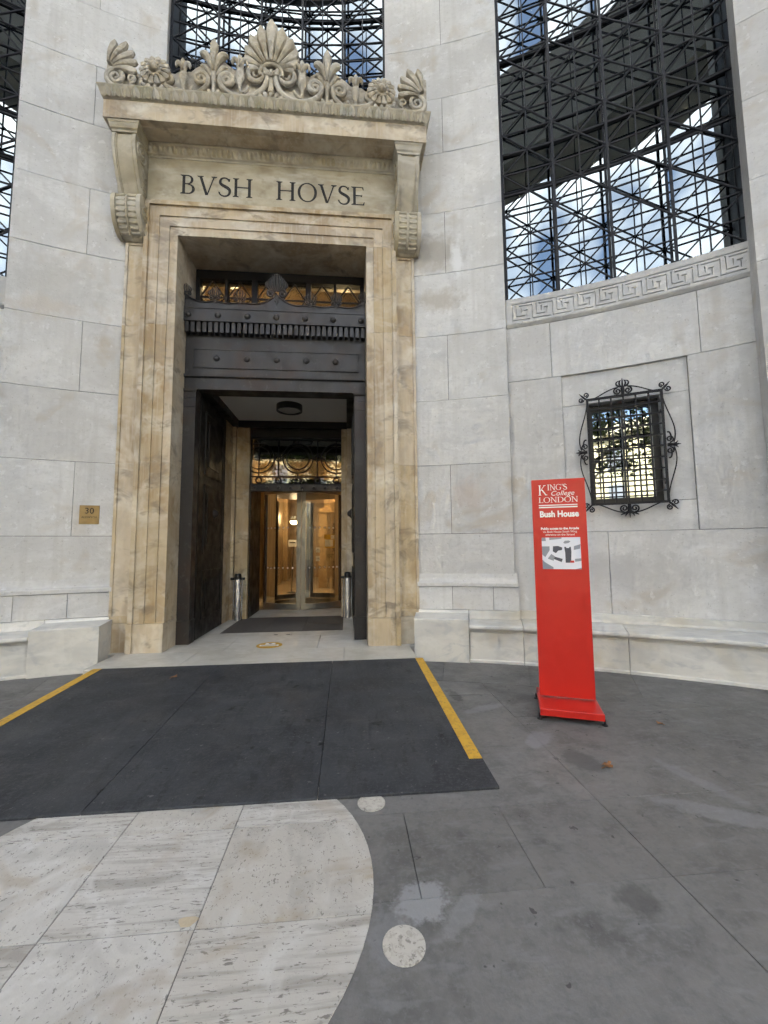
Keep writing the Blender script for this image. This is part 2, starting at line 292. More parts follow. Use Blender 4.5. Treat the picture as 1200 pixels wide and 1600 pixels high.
# ------------------------------------------------------------------ lettering
def glyph_polys(ch):
    """Roman capitals on cap height 1: list of polygons, and the advance"""
    P = []
    def st(x0, z0, x1, z1, w):                       # stem with horizontal ends
        P.append([(x0-w/2, z0), (x0+w/2, z0), (x1+w/2, z1), (x1-w/2, z1)])
    def se(x, z, hw=.13, up=1):                      # bracketed serif
        h = .035*up; P.append([(x-hw, z), (x+hw, z), (x+hw, z+h*.7), (x+.05, z+h*2), (x-.05, z+h*2), (x-hw, z+h*.7)] if up > 0 else
                              [(x-hw, z+h*.7), (x-.05, z+h*2), (x+.05, z+h*2), (x+hw, z+h*.7), (x+hw, z), (x-hw, z)])
    def ring(cx, cz, rx, rz, a0, a1, wt, wn, n=24):  # stroke thick at the sides, thin top and bottom
        for i in range(n):
            q = []
            for a in (a0+(a1-a0)*i/n, a0+(a1-a0)*(i+1)/n):
                w_ = wn+(wt-wn)*abs(cos(a)); q.append(((cx+(rx)*cos(a), cz+rz*sin(a)), (cx+(rx-w_)*cos(a), cz+(rz-wn-(w_-wn)*.25)*sin(a))))
            P.append([q[0][1], q[0][0], q[1][0], q[1][1]])
    T, t = .115, .055
    def hb(x0, x1, z, h=.05): P.append([(x0, z-h/2), (x1, z-h/2), (x1, z+h/2), (x0, z+h/2)])
    def beak(x, z, up): P.append([(x-.05, z), (x+.015, z), (x+.03, z+.14*up), (x+.0, z+.14*up)])
    if ch == 'I': st(.15, 0, .15, 1, T); se(.15, 0); se(.15, 1, up=-1); return P, .34
    if ch == 'V': st(.13, 1, .40, 0, T); st(.70, 1, .42, 0, t); se(.13, 1, .13, -1); se(.70, 1, .12, -1); return P, .86
    if ch == 'H': st(.15, 0, .15, 1, T); st(.72, 0, .72, 1, T); hb(.15, .72, .52); [se(x, 0) for x in (.15, .72)]; [se(x, 1, up=-1) for x in (.15, .72)]; return P, .92
    if ch == 'B':
        st(.15, 0, .15, 1, T); se(.13, 0, .12); se(.13, 1, .12, -1)
        hb(.15, .30, .975); hb(.15, .32, .53); hb(.15, .34, .025)
        ring(.30, .755, .24, .245, -pi/2, pi/2, .105, .05); ring(.33, .265, .28, .265, -pi/2, pi/2, .115, .05); return P, .70
    if ch == 'E':
        st(.15, 0, .15, 1, T); se(.13, 0, .12); se(.13, 1, .12, -1); hb(.15, .54, .975); hb(.15, .48, .52); hb(.15, .58, .025); beak(.53, .97, -1); beak(.57, .03, 1); beak(.47, .46, .8); return P, .66
    if ch == 'L': st(.15, 0, .15, 1, T); se(.13, 0, .12); se(.15, 1, up=-1); hb(.15, .56, .025); beak(.55, .03, 1.3); return P, .62
    if ch == 'O': ring(.44, .5, .42, .52, 0, 2*pi, .115, .05, 36); return P, .90
    if ch == 'D':
        st(.15, 0, .15, 1, T); se(.13, 0, .12); se(.13, 1, .12, -1); hb(.15, .34, .975); hb(.15, .34, .025); ring(.33, .5, .47, .5, -pi/2, pi/2, .12, .05); return P, .86
    if ch == 'N': st(.14, 0, .14, 1, t); st(.70, 0, .70, 1, t); st(.14, 1, .70, 0, T); se(.14, 0); se(.10, 1, .1, -1); se(.70, 1, up=-1); return P, .86
    if ch == 'K': st(.15, 0, .15, 1, T); se(.15, 0); se(.15, 1, up=-1); st(.20, .42, .60, 1, t); st(.34, .56, .72, 0, T*1.1); se(.60, 1, .12, -1); se(.73, 0, .12); return P, .82
    if ch == 'S':
        def sw(pts):
            n = len(pts)
            for i in range(n-1):
                q = []
                for k in (i, i+1):
                    a, b = pts[max(k-1, 0)], pts[min(k+1, n-1)]; dx, dz = b[0]-a[0], b[1]-a[1]; l = sqrt(dx*dx+dz*dz); u = k/(n-1)
                    w_ = .03+.045*math.exp(-((u-.5)/.22)**2); q.append(((pts[k][0]-dz/l*w_, pts[k][1]+dx/l*w_), (pts[k][0]+dz/l*w_, pts[k][1]-dx/l*w_)))
                P.append([q[0][1], q[1][1], q[1][0], q[0][0]])
        c = bez((.47, .80), (.44, 1.03), (.08, 1.06), (.09, .74), 12)+bez((.09, .74), (.10, .52), (.52, .52), (.50, .25), 12)[1:]+bez((.50, .25), (.48, -.10), (.08, -.06), (.05, .22), 12)[1:]
        sw(c); beak(.475, .80, 1); beak(.06, .22, -1); return P, .60
    if ch == 'G':
        ring(.44, .5, .42, .52, radians(42), radians(318), .115, .05, 30); st(.70, .10, .70, .46, T); se(.70, .46, .12, -1); beak(.745, .82, 1); return P, .88
    if ch == "'": P.append([(.08, .72), (.12, .72), (.16, 1), (.04, 1)]); return P, .2
    return P, .42
def roman_letter(ch, fr, x, z, h, d, mat, parent, k=1., proud=.004):
    ps, adv = glyph_polys(ch); mb = MB()
    for i, pl in enumerate(ps):
        ar = sum(pl[j][0]*pl[(j+1) % len(pl)][1]-pl[(j+1) % len(pl)][0]*pl[j][1] for j in range(len(pl)))
        if ar < 0: pl = pl[::-1]
        mb.prism([(x+a*h*k, z+b*h) for a, b in pl], fr, d-proud-.00006*(i % 9), d+.002)
    if ps: part('letter', mb, mat, parent)
    return adv*h*k
def text_mb(body, size, bold=0., shear=0., align='CENTER'):
    cu = bpy.data.curves.new('t', 'FONT'); cu.body = body; cu.size = size; cu.align_x = align; cu.offset = bold; cu.shear = shear; cu.resolution_u = 3; cu.extrude = .0008
    o = bpy.data.objects.new('t', cu); COL.objects.link(o); bpy.context.view_layer.update()
    ev = o.evaluated_get(bpy.context.evaluated_depsgraph_get()); me = bpy.data.meshes.new_from_object(ev)
    mb = MB(); mb.v = [tuple(v.co) for v in me.vertices]; mb.f = [tuple(p.vertices) for p in me.polygons]
    bpy.data.objects.remove(o); bpy.data.curves.remove(cu); bpy.data.meshes.remove(me); return mb
def text_part(name, body, size, fr, x, z, d, mat, parent, width=None, **kw):
    t = text_mb(body, size, **kw)
    if width:
        xs = [v[0] for v in t.v]; k = width/(max(xs)-min(xs))
    else: k = 1
    m = MB().add([fr(x+v[0]*k, d-.0012-v[2], z+v[1]) for v in t.v], t.f); return part(name, m, mat, parent)

# ================================================================== GROUND
g = structure('pavement', MB().add([(-60,-60,-.016),(60,-60,-.016),(60,14,-.016),(-60,14,-.016)], [(0,1,2,3)]), 'mortar')
ring_r0, ring_r1 = 8.42, 9.5
ts = [-.95,-.80,-.66,-.53,-.41,-.27,-.14,0,.135,.262,.375,.50,.63,.75,.86,1.0]
for a, b in zip(ts[:-1], ts[1:]):
    e = .0016/9; pl = [cp(a+e+(b-a-2*e)*i/6, ring_r0+.004, 0)[:2] for i in range(7)]+[cp(b-e-(b-a-2*e)*i/6, ring_r1, 0)[:2] for i in range(7)]
    part('flagstone', slab(pl[::-1] if False else pl, -.03, 0), 'slate', g)
circ = [(ring_r0*sin(-2*pi*i/96), -CC+ring_r0*cos(-2*pi*i/96)) for i in range(96)]
ys = [-1.0,-1.75,-2.33,-2.93,-3.53,-4.11,-4.69,-5.27,-5.85,-6.6,-7.4]
random.seed(11)
for r in range(len(ys)-1):
    y1, y0 = ys[r]-.0015, ys[r+1]+.0015
    xs = [-6.2,-4.9,-3.7,-2.59,-1.45,-.2,1.0 if r % 2 else 1.42,2.59,3.55+.2*(r % 3),4.7+.25*(r % 2),6.0]
    if r % 2 == 0: xs.insert(7, 1.98)
    xs = sorted(xs)
    for a, b in zip(xs[:-1], xs[1:]):
        if b-a < .25: continue
        pl = clip_convex([(a+.0015, y0), (b-.0015, y0), (b-.0015, y1), (a+.0015, y1)], circ)
        if len(pl) > 2: part('flagstone', slab(pl, -.03, random.uniform(-.0015, .0005)), 'slate', g)
# far road behind the viewer
structure('road', MB().add([(-60,-34,-.012),(60,-34,-.012),(60,-13,-.012),(-60,-13,-.012)], [(0,1,2,3)]), 'asphalt')

# travertine roundel and its ring of discs
rd = thing('paving_roundel', 'pale travertine circle of square cut slabs set in the grey paving', 'roundel', (.19,-3.95,.004))
RC = (.19, -3.955, 1.03)
cpl = [(RC[0]+RC[2]*cos(2*pi*i/72), RC[1]+RC[2]*sin(2*pi*i/72)) for i in range(72)]
gx = [-.9,-.1,.49,1.3]; gy = [-5.1,-4.76,-4.165,-3.57,-2.9]
for i in range(3):
    for j in range(4):
        pl = clip_convex([(gx[i]+.002, gy[j]+.0025), (gx[i+1]-.002, gy[j]+.0025), (gx[i+1]-.002, gy[j+1]-.0025), (gx[i]+.002, gy[j+1]-.0025)], cpl)
        if len(pl) > 2: part('slab', slab(pl, -.003, .0045), 'travertine' if (i+j) % 2 else 'travertine_cross', rd)
part('repair_patch', slab([(.45+.036*cos(a)*(1+.25*sin(3*a)), -4.128+.030*sin(a)*(1+.2*cos(2*a))) for a in [2*pi*k/14 for k in range(14)]], .0, .0058), 'patch_mortar', rd)
dlabels = ['whole pale stone disc inlaid in the grey paving beside the roundel', 'pale stone disc inlay partly under the lower edge of the black ramp', 'pale stone disc inlay behind the viewer beside the roundel']
for k, a in enumerate([-17.5, 26.8, -62, -107]):
    x, y = RC[0]+1.18*cos(radians(a)), RC[1]+1.18*sin(radians(a))
    lb = dlabels[k] if k < 2 else ['pale stone disc inlay at the near right of the roundel', 'pale stone disc inlay at the near edge of the roundel'][k-2]
    single('disc_inlay', slab([(x+.083*cos(2*pi*i/28), y+.083*sin(2*pi*i/28)) for i in range(28)], -.003, .0045), 'terrazzo', lb, 'paving disc', group='discs round the roundel')

# ================================================================== STEP and floors
st = thing('entrance_step', 'low pale marble step with wide slabs in front of the doorway', 'step', (0,-.75,0))
def stepslab(x0, x1, y0, y1, nose=False):
    z = .115
    if nose:
        pr = [(y1, -.01), (y1, z), (y0+.02, z), (y0+.006, z-.006), (y0, z-.02), (y0, -.01)]
    else: pr = [(y1, -.01), (y1, z), (y0, z), (y0, -.01)]
    part('slab', MB().loft([[(x, y, zz) for y, zz in pr] for x in (x0+.0025, x1-.0025)]), 'step_stone', st)
for a, b in [(-1.99,-.92),(-.92,1.06),(1.06,1.99)]: stepslab(a, b, -.75, -.07, True)
for a, b in [(-2.3,-.6),(-.6,.68),(.68,2.3)]: stepslab(a, b, -.067, .82)
for a, b in [(-1.6,.2),(.2,1.6)]: stepslab(a, b, .823, 1.15)
for a, b in [(-1.6,-1.0),(1.03,1.6)]: stepslab(a, b, 1.153, 2.64)
stepslab(-1.6, 1.6, 2.643, 3.7)
lf = structure('lobby_floor', MB().add([(-4,1.0,.106),(5,1.0,.106),(5,16,.106),(-4,16,.106)], [(0,1,2,3)]), 'lobby_floor')
structure('lobby_floor_inner', MB().add([(-4,3.705,.112),(5,3.705,.112),(5,16,.112),(-4,16,.112)], [(0,1,2,3)]), 'lobby_floor')
mt = thing('entrance_mat', 'dark brown coir mat in three pieces sunk in the vestibule floor', 'mat', (0,1.2,.11))
for a, b, y0, y1 in [(-1.0,-.30,1.155,2.64),(-.295,.335,1.155,2.64),(.34,1.03,1.155,1.80),(.34,1.03,1.815,2.64)]:
    part('mat_tile', MB().box(a, b, y0, y1, .107, .116), 'coir_mat', mt)
part('trim_strip', MB().box(.34, 1.03, 1.802, 1.813, .107, .118), 'chrome', mt)
for x in (-.10, .10):
    single('floor_socket', MB().box(x-.03+.05, x+.03+.05, .90, .94, .110, .1165), 'black_iron', 'small dark floor socket set in the marble behind the yellow floor sticker, %s one' % ('left' if x < 0 else 'right'), 'floor socket', group='floor sockets')
fs = thing('floor_sticker', 'round yellow floor sticker with white print on the marble step', 'sticker', (-.02,.21,.116))
part('disc', slab([(-.02+.185*cos(2*pi*i/32), .205+.185*sin(2*pi*i/32)) for i in range(32)], .1145, .1175), 'yellow_tape', fs)
part('printed_panel', MB().box(-.09,.05,.24,.33,.1176,.1182), 'white_print', fs)
part('printed_panel', MB().box(-.04,.0,.262,.308,.1183,.1188), 'lobby_dark', fs)
part('printed_band', MB().box(-.155,.115,.15,.225,.1176,.1182), 'white_print', fs)
part('printed_line', MB().box(-.13,.09,.178,.197,.1183,.1188), 'lobby_dark', fs)

# ================================================================== RAMP
rp = thing('rubber_ramp', 'black rubber ramp in three panels with yellow edge strips before the doorway', 'ramp', (0,-3.37,0))
ya, yb, za, zb = -3.37, -.765, .017, .124
def rz(y): return za+(zb-za)*(y-ya)/(yb-ya)
for a, b in [(-1.86,-.425),(-.42,.918),(.923,2.05)]:
    rings = []
    for i in range(9):
        x = a+(b-a)*i/8
        rings.append([(x, ya, .001), (x, ya, za-.004), (x, ya+.006, za), (x, yb-.004, zb), (x, yb, zb-.004), (x, yb, .001)])
    part('panel', MB().loft(rings), 'rubber', rp)
for x0, x1, y0 in [(-1.86,-1.765,-3.05),(1.955,2.048,-3.05)]:
    part('edge_strip', MB().loft([[(x, y0, rz(y0)-.001), (x, y0, rz(y0)+.003), (x, yb-.006, zb+.0025), (x, yb-.006, zb-.002)] for x in (x0, x1)]), 'yellow_tape', rp)

# ================================================================== FACADE WALL
wall = thing('curved_stone_wall', 'concave pale grey wall of large ashlar blocks round the doorway', 'wall', (0, .33, 0))
CZ = [1.04,1.706,2.739,3.743,4.774,5.788,6.81,7.836,8.80,9.763,10.78,11.8,13.0]
TI, TR, TB, TP = .2225, .3655, .6685, .86
GP = .0032
def blk(t0, t1, z0, z1, r0=RR, r1=RR+.5, name='ashlar_block', mat='portland'):
    e = GP/RR; s = math.copysign(1, t1-t0)
    rr0 = r0+random.uniform(-.0015, .0015)
    part(name, cblock(MB(), t0+e*s, t1-e*s, rr0, r1, z0+GP, z1-GP), mat, wall)
for sg in (-1, 1):
    def q(a, b): return (sg*a, sg*b) if sg > 0 else (-b, -a)
    for i in range(len(CZ)-1):
        ti = TI if CZ[i] < 7.5 else .18
        z0, z1 = CZ[i], CZ[i+1]
        if i % 2 == 1: blk(*q(ti, .2755), z0, z1); blk(*q(.2755, TR), z0, z1)
        else: blk(*q(ti, TR), z0, z1)
    # plinth under the pier
    for a, b in [(TI, .2745), (.2745, .334), (.334, .370)]: blk(*q(a, b), .605, .935, RR-.035, RR+.4)
    part('plinth_moulding', cprof(MB(), *q(TI, .3685), [(RR+.05,.94),(RR-.052,.94),(RR-.055,.985),(RR-.05,1.0),(RR-.028,1.012),(RR-.012,1.05),(RR-.002,1.12),(RR+.05,1.12)]), 'portland', wall)
    # bay beside the pier
    r = RR+.1
    blk(*q(TR, .49), .6, 1.702, r); blk(*q(.49, TB), .6, 1.702, r)
    blk(*q(TR, .4405), 1.702, 3.965, r); blk(*q(.593, TB), 1.702, 3.965, r)
    for a, b in [(TR,.428),(.428,.608),(.608,TB)]: blk(*q(a, b), 3.965, 4.80, r)
    rp_ = RR+.14
    for a, b, z0, z1 in [(.4405,.593,3.515,3.965),(.4405,.593,1.702,2.09),(.4405,.4725,2.09,3.515),(.5615,.593,2.09,3.515)]: blk(*q(a, b), z0, z1, rp_)
    # pier beyond the bay, then the next bay
    for i in range(len(CZ)-1): blk(*q(.6615, TP), CZ[i], CZ[i+1], RR-.25, RR+.09); blk(*q(TB, TP), CZ[i], CZ[i+1], RR+.091)
    blk(*q(.6615, TP), .6, 1.04, RR-.28, RR+.09)
    for i in range(len(CZ)-1): blk(*q(TP, 1.14), CZ[i], CZ[i+1], r)
    blk(*q(TP, 1.14), .6, 1.04, r)
    # fret band
    part('fret_ledge', cprof(MB(), *q(TR+.0006, TB-.0006), [(RR+.5,4.803),(RR+.095,4.803),(RR+.062,4.835),(RR+.055,4.85),(RR+.055,4.87),(RR+.5,4.87)]), 'portland', wall)
    part('fret_ledge', cprof(MB(), *q(TR+.0006, TB-.0006), [(RR+.5,5.165),(RR+.055,5.165),(RR+.055,5.235),(RR+.07,5.245),(RR+.5,5.25)]), 'portland', wall)
    part('mortar', cblock(MB(), *q(.181, TR-.001), RR+.012, RR+.03, 0, 13), 'mortar', wall)
    part('mortar', cblock(MB(), *q(TR+.001, .4725), RR+.155, RR+.17, 0, 5.1), 'mortar', wall)
    part('mortar', cblock(MB(), *q(.5615, 1.14), RR+.155, RR+.17, 0, 5.1), 'mortar', wall)
    part('mortar', cblock(MB(), *q(TB+.001, 1.14), RR+.12, RR+.15, 5.1, 13), 'mortar', wall)
blk(-.18, 0, 8.03, 8.58, RR+.1); blk(0, .18, 8.03, 8.58, RR+.1)
for x0, x1, y0, y1, z0, z1 in [(-30,30,1.6,22,8.4,38),(-30,-3.6,2.0,22,-.1,8.39),(4.6,30,2.0,22,-.1,8.39),(-3.6,4.6,14.4,22,-.1,8.39),(-30,-9.3,-8,1.99,-.1,38),(9.3,30,-8,1.99,-.1,38),(-10.5,10.5,.75,1.59,11.6,38)]:
    part('sun_blocking_mass', MB().box(x0, x1, y0, y1, z0, z1), 'portland', wall)  # unseen building bulk, added and sized to keep the sun off the entrance
# Greek key units, cut as a raised face with recessed lines
def fret_mesh(mirror):
    U = .2865; W, H = 20, 21; cw, chh = U/W, .295/H
    G = [[1]*W for _ in range(H)]
    def hl(v, a, b):
        r = int(round(v*(H-1)))
        for c in range(int(round(a*W)), min(W, int(round(b*W))+1)): G[r][c] = 0
    def vl(u, a, b):
        c = min(W-1, int(round(u*W)))
        for r in range(int(round(a*(H-1))), int(round(b*(H-1)))+1): G[r][c] = 0
    hl(.97, 0, 1); vl(0, .03, .80); hl(.03, 0, .84); hl(.80, .36, 1.0); vl(.22, .24, .86); hl(.24, .22, .58); vl(.45, .42, .64); hl(.54, .62, .74); vl(.72, .18, .54)
    mb = MB(); D = .023
    def P(c, r, d): x = c*cw; x = -x if mirror else x; return (x, d, 4.870+r*chh)
    def add(q): mb.add(q, [(0,1,2,3)] if not mirror else [(3,2,1,0)])
    for r in range(H):
        c = 0
        while c < W:
            c2 = c
            while c2 < W and G[r][c2] == G[r][c]: c2 += 1
            d = 0 if G[r][c] else D
            add([P(c,r,d), P(c2,r,d), P(c2,r+1,d), P(c,r+1,d)])
            if c > 0: dl, dr = (0, D) if G[r][c-1] else (D, 0); add([P(c,r,dl), P(c,r,dr), P(c,r+1,dr), P(c,r+1,dl)])
            c = c2
        if r > 0:
            for c in range(W):
                if G[r][c] != G[r-1][c]:
                    d0, d1 = (0 if G[r-1][c] else D), (0 if G[r][c] else D); add([P(c,r,d0), P(c+1,r,d0), P(c+1,r,d1), P(c,r,d1)])
    return mb.mesh('fret_unit', 'portland')
fm = {1: fret_mesh(False), -1: fret_mesh(True)}
dth = (TB-TR-.0165)/10
for sg in (-1, 1):
    for k in range(10):
        th = TR+.009+dth*(k)
        m = fr_matrix(sg*(th), RR+.0555); link('fret_unit', fm[sg], wall, m)
    q = (lambda a, b: (a, b)) if sg > 0 else (lambda a, b: (-b, -a))
    part('fret_end', cblock(MB(), *q(TR+.0006, TR+.009), RR+.0555, RR+.3, 4.87, 5.165), 'portland', wall)
    part('fret_end', cblock(MB(), *q(TR+.009+dth*10-.0002, TB-.0006), RR+.0555, RR+.3, 4.87, 5.165), 'portland', wall)

# ================================================================== BENCHES
def bench(sg, label):
    b = thing('stone_bench', label, 'bench', cp(sg*.45, 9.2, 0), 'curved benches')
    q = (lambda a, c: (a, c)) if sg > 0 else (lambda a, c: (-c, -a))
    e = .0003
    part('end_block', cprof(MB(), *q(.2195, .2975), [(RR+.1,.0),(9.19,.0),(9.19,.545),(9.198,.555),(9.205,.558),(RR+.1,.562)]), 'marble', b)
    cuts = [.298,.372,.50,.6685,.80,.95]
    for t0, t1 in zip(cuts[:-1], cuts[1:]):
        part('seat_slab', cprof(MB(), *q(t0+e, t1-e), [(RR+.3,.425),(9.20,.425),(9.185,.435),(9.18,.452),(9.185,.472),(9.20,.482),(RR+.3,.487)]), 'marble', b)
        part('support_slab', cprof(MB(), *q(t0+e, t1-e), [(9.6,-.01),(9.225,-.01),(9.225,.03),(9.238,.04),(9.245,.38),(9.235,.41),(9.235,.424),(9.6,.424)]), 'marble', b)
    for t0, t1, r, zb_ in [(.2235,.2977,RR-.06,.563),(.2978,.370,RR-.06,.488),(.370,.6612,RR+.06,.488),(.6615,.95,RR-.31,.488)]:
        part('backrest_strip', cprof(MB(), *q(t0+e, t1-e), [(r+.5,zb_),(r-.010,zb_),(r,zb_+.03),(r,.596),(r+.006,.602),(r+.5,.602)]), 'marble', b)
    return b
bench(1, 'curved white marble bench running behind the red sign')
bench(-1, 'curved white marble bench at the left below the brass plaque')

# ================================================================== DOOR SURROUND
su = thing('door_surround', 'tall golden stone door frame with fasciae, brackets, cornice and carved cresting', 'door surround', (0, 0, .115))
W4, W3, W2, W1, W1b = 1.407, 1.521, 1.662, 1.800, 1.862
ZB, ZPL, ZO, Z3, Z2, Z1, Z1b = .117, .504, 6.188, 6.318, 6.466, 6.621, 6.685
JZ = [ZPL, 2.747, 4.781, 6.17]
FA = [(W4, W3, .0), (W3, W2, -.018), (W2, W1, -.036), (W1, W1b, -.066)]
for sg in (-1, 1):
    def X(a, b): return (a, b) if sg > 0 else (-b, -a)
    part('plinth_block', MB().box(*X(W4-.006, W1-.004), -.05, .42, ZB, ZPL-.002), 'patina_stone', su)
    part('plinth_block', MB().box(*X(W1-.002, W1b+.01), -.078, .42, ZB, ZPL-.002), 'patina_stone', su)
    part('plinth_block', MB().box(*X(W1b+.012, 2.165), .025, .42, ZB, ZPL-.002), 'patina_stone', su)
    for k in range(3):
        z0, z1 = JZ[k]+.001, JZ[k+1]-.001
        for a, b, y in FA:
            zt = z1 if k < 2 else z1
            part('jamb_fascia', MB().box(*X(a+.0005, b-.0005), y, .42+(.0 if a > W4 else .0), z0, zt), 'patina_stone', su)
        # bracket pilaster with sunk panel
        zt = min(z1, 6.06)
        pz0 = z0+.10 if k == 0 else z0; pz1 = zt-.03 if k == 2 else zt
        part('pilaster_panel', MB().box(*X(W1b+.045, 2.125), .062, .42, pz0, pz1), 'patina_stone', su)
        part('pilaster_rim', MB().box(*X(W1b+.001, W1b+.0445), .045, .42, z0, zt), 'patina_stone', su)
        part('pilaster_rim', MB().box(*X(2.1255, 2.165), .045, .42, z0, zt), 'patina_stone', su)
        if k == 0: part('pilaster_rim', MB().box(*X(W1b+.0448, 2.1252), .045, .42, z0, pz0-.0005), 'patina_stone', su)
        if k == 2: part('pilaster_rim', MB().box(*X(W1b+.0448, 2.1252), .045, .42, pz1+.0005, zt), 'patina_stone', su)
    # reveal of the opening
    for k in range(3): part('reveal', MB().box(*X(W4+.003, W4+.3), .4205, .62 if k < 2 else 1.2, JZ[k]+.001, JZ[k+1]-.001 if k < 2 else 6.3), 'patina_stone', su)
    part('reveal', MB().box(*X(W4+.003, W4+.3), .4205, 1.2, 4.784, 6.17), 'patina_stone', su) if False else None
# lintel fasciae with stepped corners: each an L-cornered frame top above the joint at 6.17
tops = [ZO, Z3, Z2, Z1, Z1b]
for i, (a, b, y) in enumerate(FA):
    z0, z1 = tops[i], tops[i+1]
    pl = [(-b, 6.171), (-a, 6.171), (-a, z0), (a, z0), (a, 6.171), (b, 6.171), (b, z1), (-b, z1)]
    n = len(pl); mb = MB()
    mb.add([(x, y, z) for x, z in pl]+[(x, .5, z) for x, z in pl],
           [(0,1,2,7),(2,3,6,7),(3,4,5,6),(8,15,10,9),(10,15,14,11),(11,14,13,12)]+[(k, (k+1) % n+0, (k+1) % n+n, k+n)[::-1] for k in range(n)])
    part('lintel_fascia', mb, 'patina_stone', su)
part('lintel_soffit', MB().box(-W4+.001, W4-.001, .5005, 1.2, ZO+.002, ZO+.3), 'patina_stone', su)
part('frieze', MB().box(-1.862, 1.862, -.012, .5, Z1b+.002, 7.40), 'frieze_stone', su)
part('frieze_rim', MB().box(-1.862, 1.862, -.030, -.0125, Z1b+.002, Z1b+.035), 'frieze_stone', su)
part('backing', MB().box(-2.165, -1.864, .048, .5, 6.062, 7.60), 'frieze_stone', su); part('backing', MB().box(1.864, 2.165, .048, .5, 6.062, 7.60), 'frieze_stone', su)
# bed moulding with small leaves
part('bed_moulding', MB().loft([[(x, y, z) for y, z in [(.3,7.402),(-.02,7.402),(-.024,7.425),(-.045,7.44),(-.07,7.50),(-.11,7.545),(-.115,7.568),(.3,7.568)]] for x in (-1.862, 1.862)]), 'frieze_stone', su)
lm = MB()
lm.add([(-.027,.0,.0),(.027,.0,.0),(.033,-.03,.055),(.0,-.062,.075),(-.033,-.03,.055),(0,-.030,.02),(.016,-.052,.10),(-.016,-.052,.10),(0,-.055,.05)],
       [(0,5,1),(1,5,8,2),(5,0,4,8),(2,8,3),(8,4,3),(2,3,6),(3,4,7),(3,7,6)])
leafmesh = lm.mesh('bed_leaf', 'frieze_stone', True)
for k in range(52):
    m = Matrix.Translation((-1.83+k*3.66/51, -.040, 7.44)); link('bed_leaf', leafmesh, su, m)
# consoles
def console(sg):
    def X(a, b): return (a, b) if sg > 0 else (-b, -a)
    c = part('console', MB().loft([[(x, y, z) for y, z in [(.05,7.42),(-.33,7.42),(-.355,7.37),(-.36,7.29),(-.345,7.18),(-.30,7.04),(-.235,6.90),(-.165,6.78),(-.11,6.69),(-.075,6.61),(-.06,6.5),(-.06,6.30),(-.06,6.16),(-.04,6.10),(.0,6.075),(.05,6.068)]] for x in X(1.905, 2.160)]), 'frieze_stone', su, True)
    fp = [(-.348,7.42),(-.374,7.37),(-.380,7.285),(-.364,7.17),(-.318,7.03),(-.252,6.89),(-.182,6.77),(-.127,6.68),(-.092,6.60)]
    for a, b in [(1.872,1.915),(2.150,2.193)]:
        x0, x1 = X(a, b)
        part('rim', MB().loft([[(x, y, z) for y, z in [(.06,7.42)]+fp+[(-.08,6.52),(.06,6.52)]] for x in (x0, x1)]), 'frieze_stone', c, True)
    for a, b in [(1.921,1.934),(2.131,2.144)]:
        x0, x1 = X(a, b)
        part('fillet', MB().loft([[(x, y-.006+.004*0, z) for y, z in [(-.30,7.42)]+[(p[0]+.012, p[1]) for p in fp]+[(-.09,6.60)]] for x in (x0, x1)]), 'frieze_stone', c, True)
    # abacus
    part('abacus', MB().loft([[(x, y, z) for x, y in ((X(1.865-o, 2.20+o)[0], -.362-o), (X(1.865-o, 2.20+o)[1], -.362-o), (X(1.865-o, 2.20+o)[1], .06), (X(1.865-o, 2.20+o)[0], .06))] for z, o in [(7.421,.0),(7.45,.004),(7.47,.02),(7.53,.035),(7.545,.045),(7.568,.045)]]), 'frieze_stone', c)
    # lower scroll
    prof = [(.058,6.09),(-.02,6.085),(-.09,6.12),(-.16,6.19),(-.215,6.29),(-.245,6.40),(-.252,6.49),(-.24,6.56),(-.21,6.60),(-.175,6.595),(-.15,6.555),(-.06,6.53),(.058,6.53)]
    part('lower_scroll', MB().loft([[(x, y+.014, z) for y, z in prof] for x in X(1.885, 2.185)]), 'frieze_stone', c, True)
    for a, b, o in [(1.835,1.892,.012),(2.180,2.237,.012),(2.022,2.046,.004)]:
        part('scroll_band', MB().loft([[(x, y-o if y < .05 else y, z+(o if z > 6.4 else -o)) for y, z in prof] for x in X(a, b)]), 'frieze_stone', c, True)
    for k in range(8):
        ph = k/7; y, z = bez((-.07,6.125), (-.19,6.21), (-.25,6.40), (-.222,6.58), 7)[k]
        for a, b in [(1.897,2.014),(2.054,2.176)]:
            x0, x1 = X(a, b)
            part('flute', MB().tube([(x0, y, z), ((x0+x1)/2, y+.006, z), (x1, y, z)], [.025,.020,.025], 8), 'frieze_stone', c, True)
    # side volutes
    for xs, sgn in ((1.872, -1), (2.193, 1)):
        xx = sg*(xs+sgn*.004)
        fr = lambda a, d, b: Vector((xx, a, b))
        part('volute', MB().tube(to3(spiral(-.185, 7.24, .15, pi*.5, 2.0, 40, .08), fr, 0), [.020*(1-.5*i/40) for i in range(41)], 6), 'frieze_stone', c, True)
        part('volute', MB().tube(to3(spiral(-.105, 6.40, .135, pi*.5, -1.75, 34, .08), lambda a, d, b: Vector((sg*((1.835 if xs < 2 else 2.237)+sgn*.002), a, b)), 0), [.017*(1-.5*i/34) for i in range(35)], 6), 'frieze_stone', c, True)
        part('rosette', MB().tube([(xx-sg*sgn*.005, -.155, 7.235), (xx+sg*sgn*.022, -.155, 7.235)], [.04,.02], 8), 'frieze_stone', c, True)
        for k in range(5):
            p0 = (-.16, 7.06-k*.075); part('leaf', MB().tube(to3(bez(p0, (p0[0]+.03, p0[1]-.06), (p0[0]+.09, p0[1]-.08), (p0[0]+.13-.006*k, p0[1]-.02), 6), fr, 0), [.006,.014,.018,.017,.014,.01,.005], 6), 'frieze_stone', c, True)
console(-1); console(1)
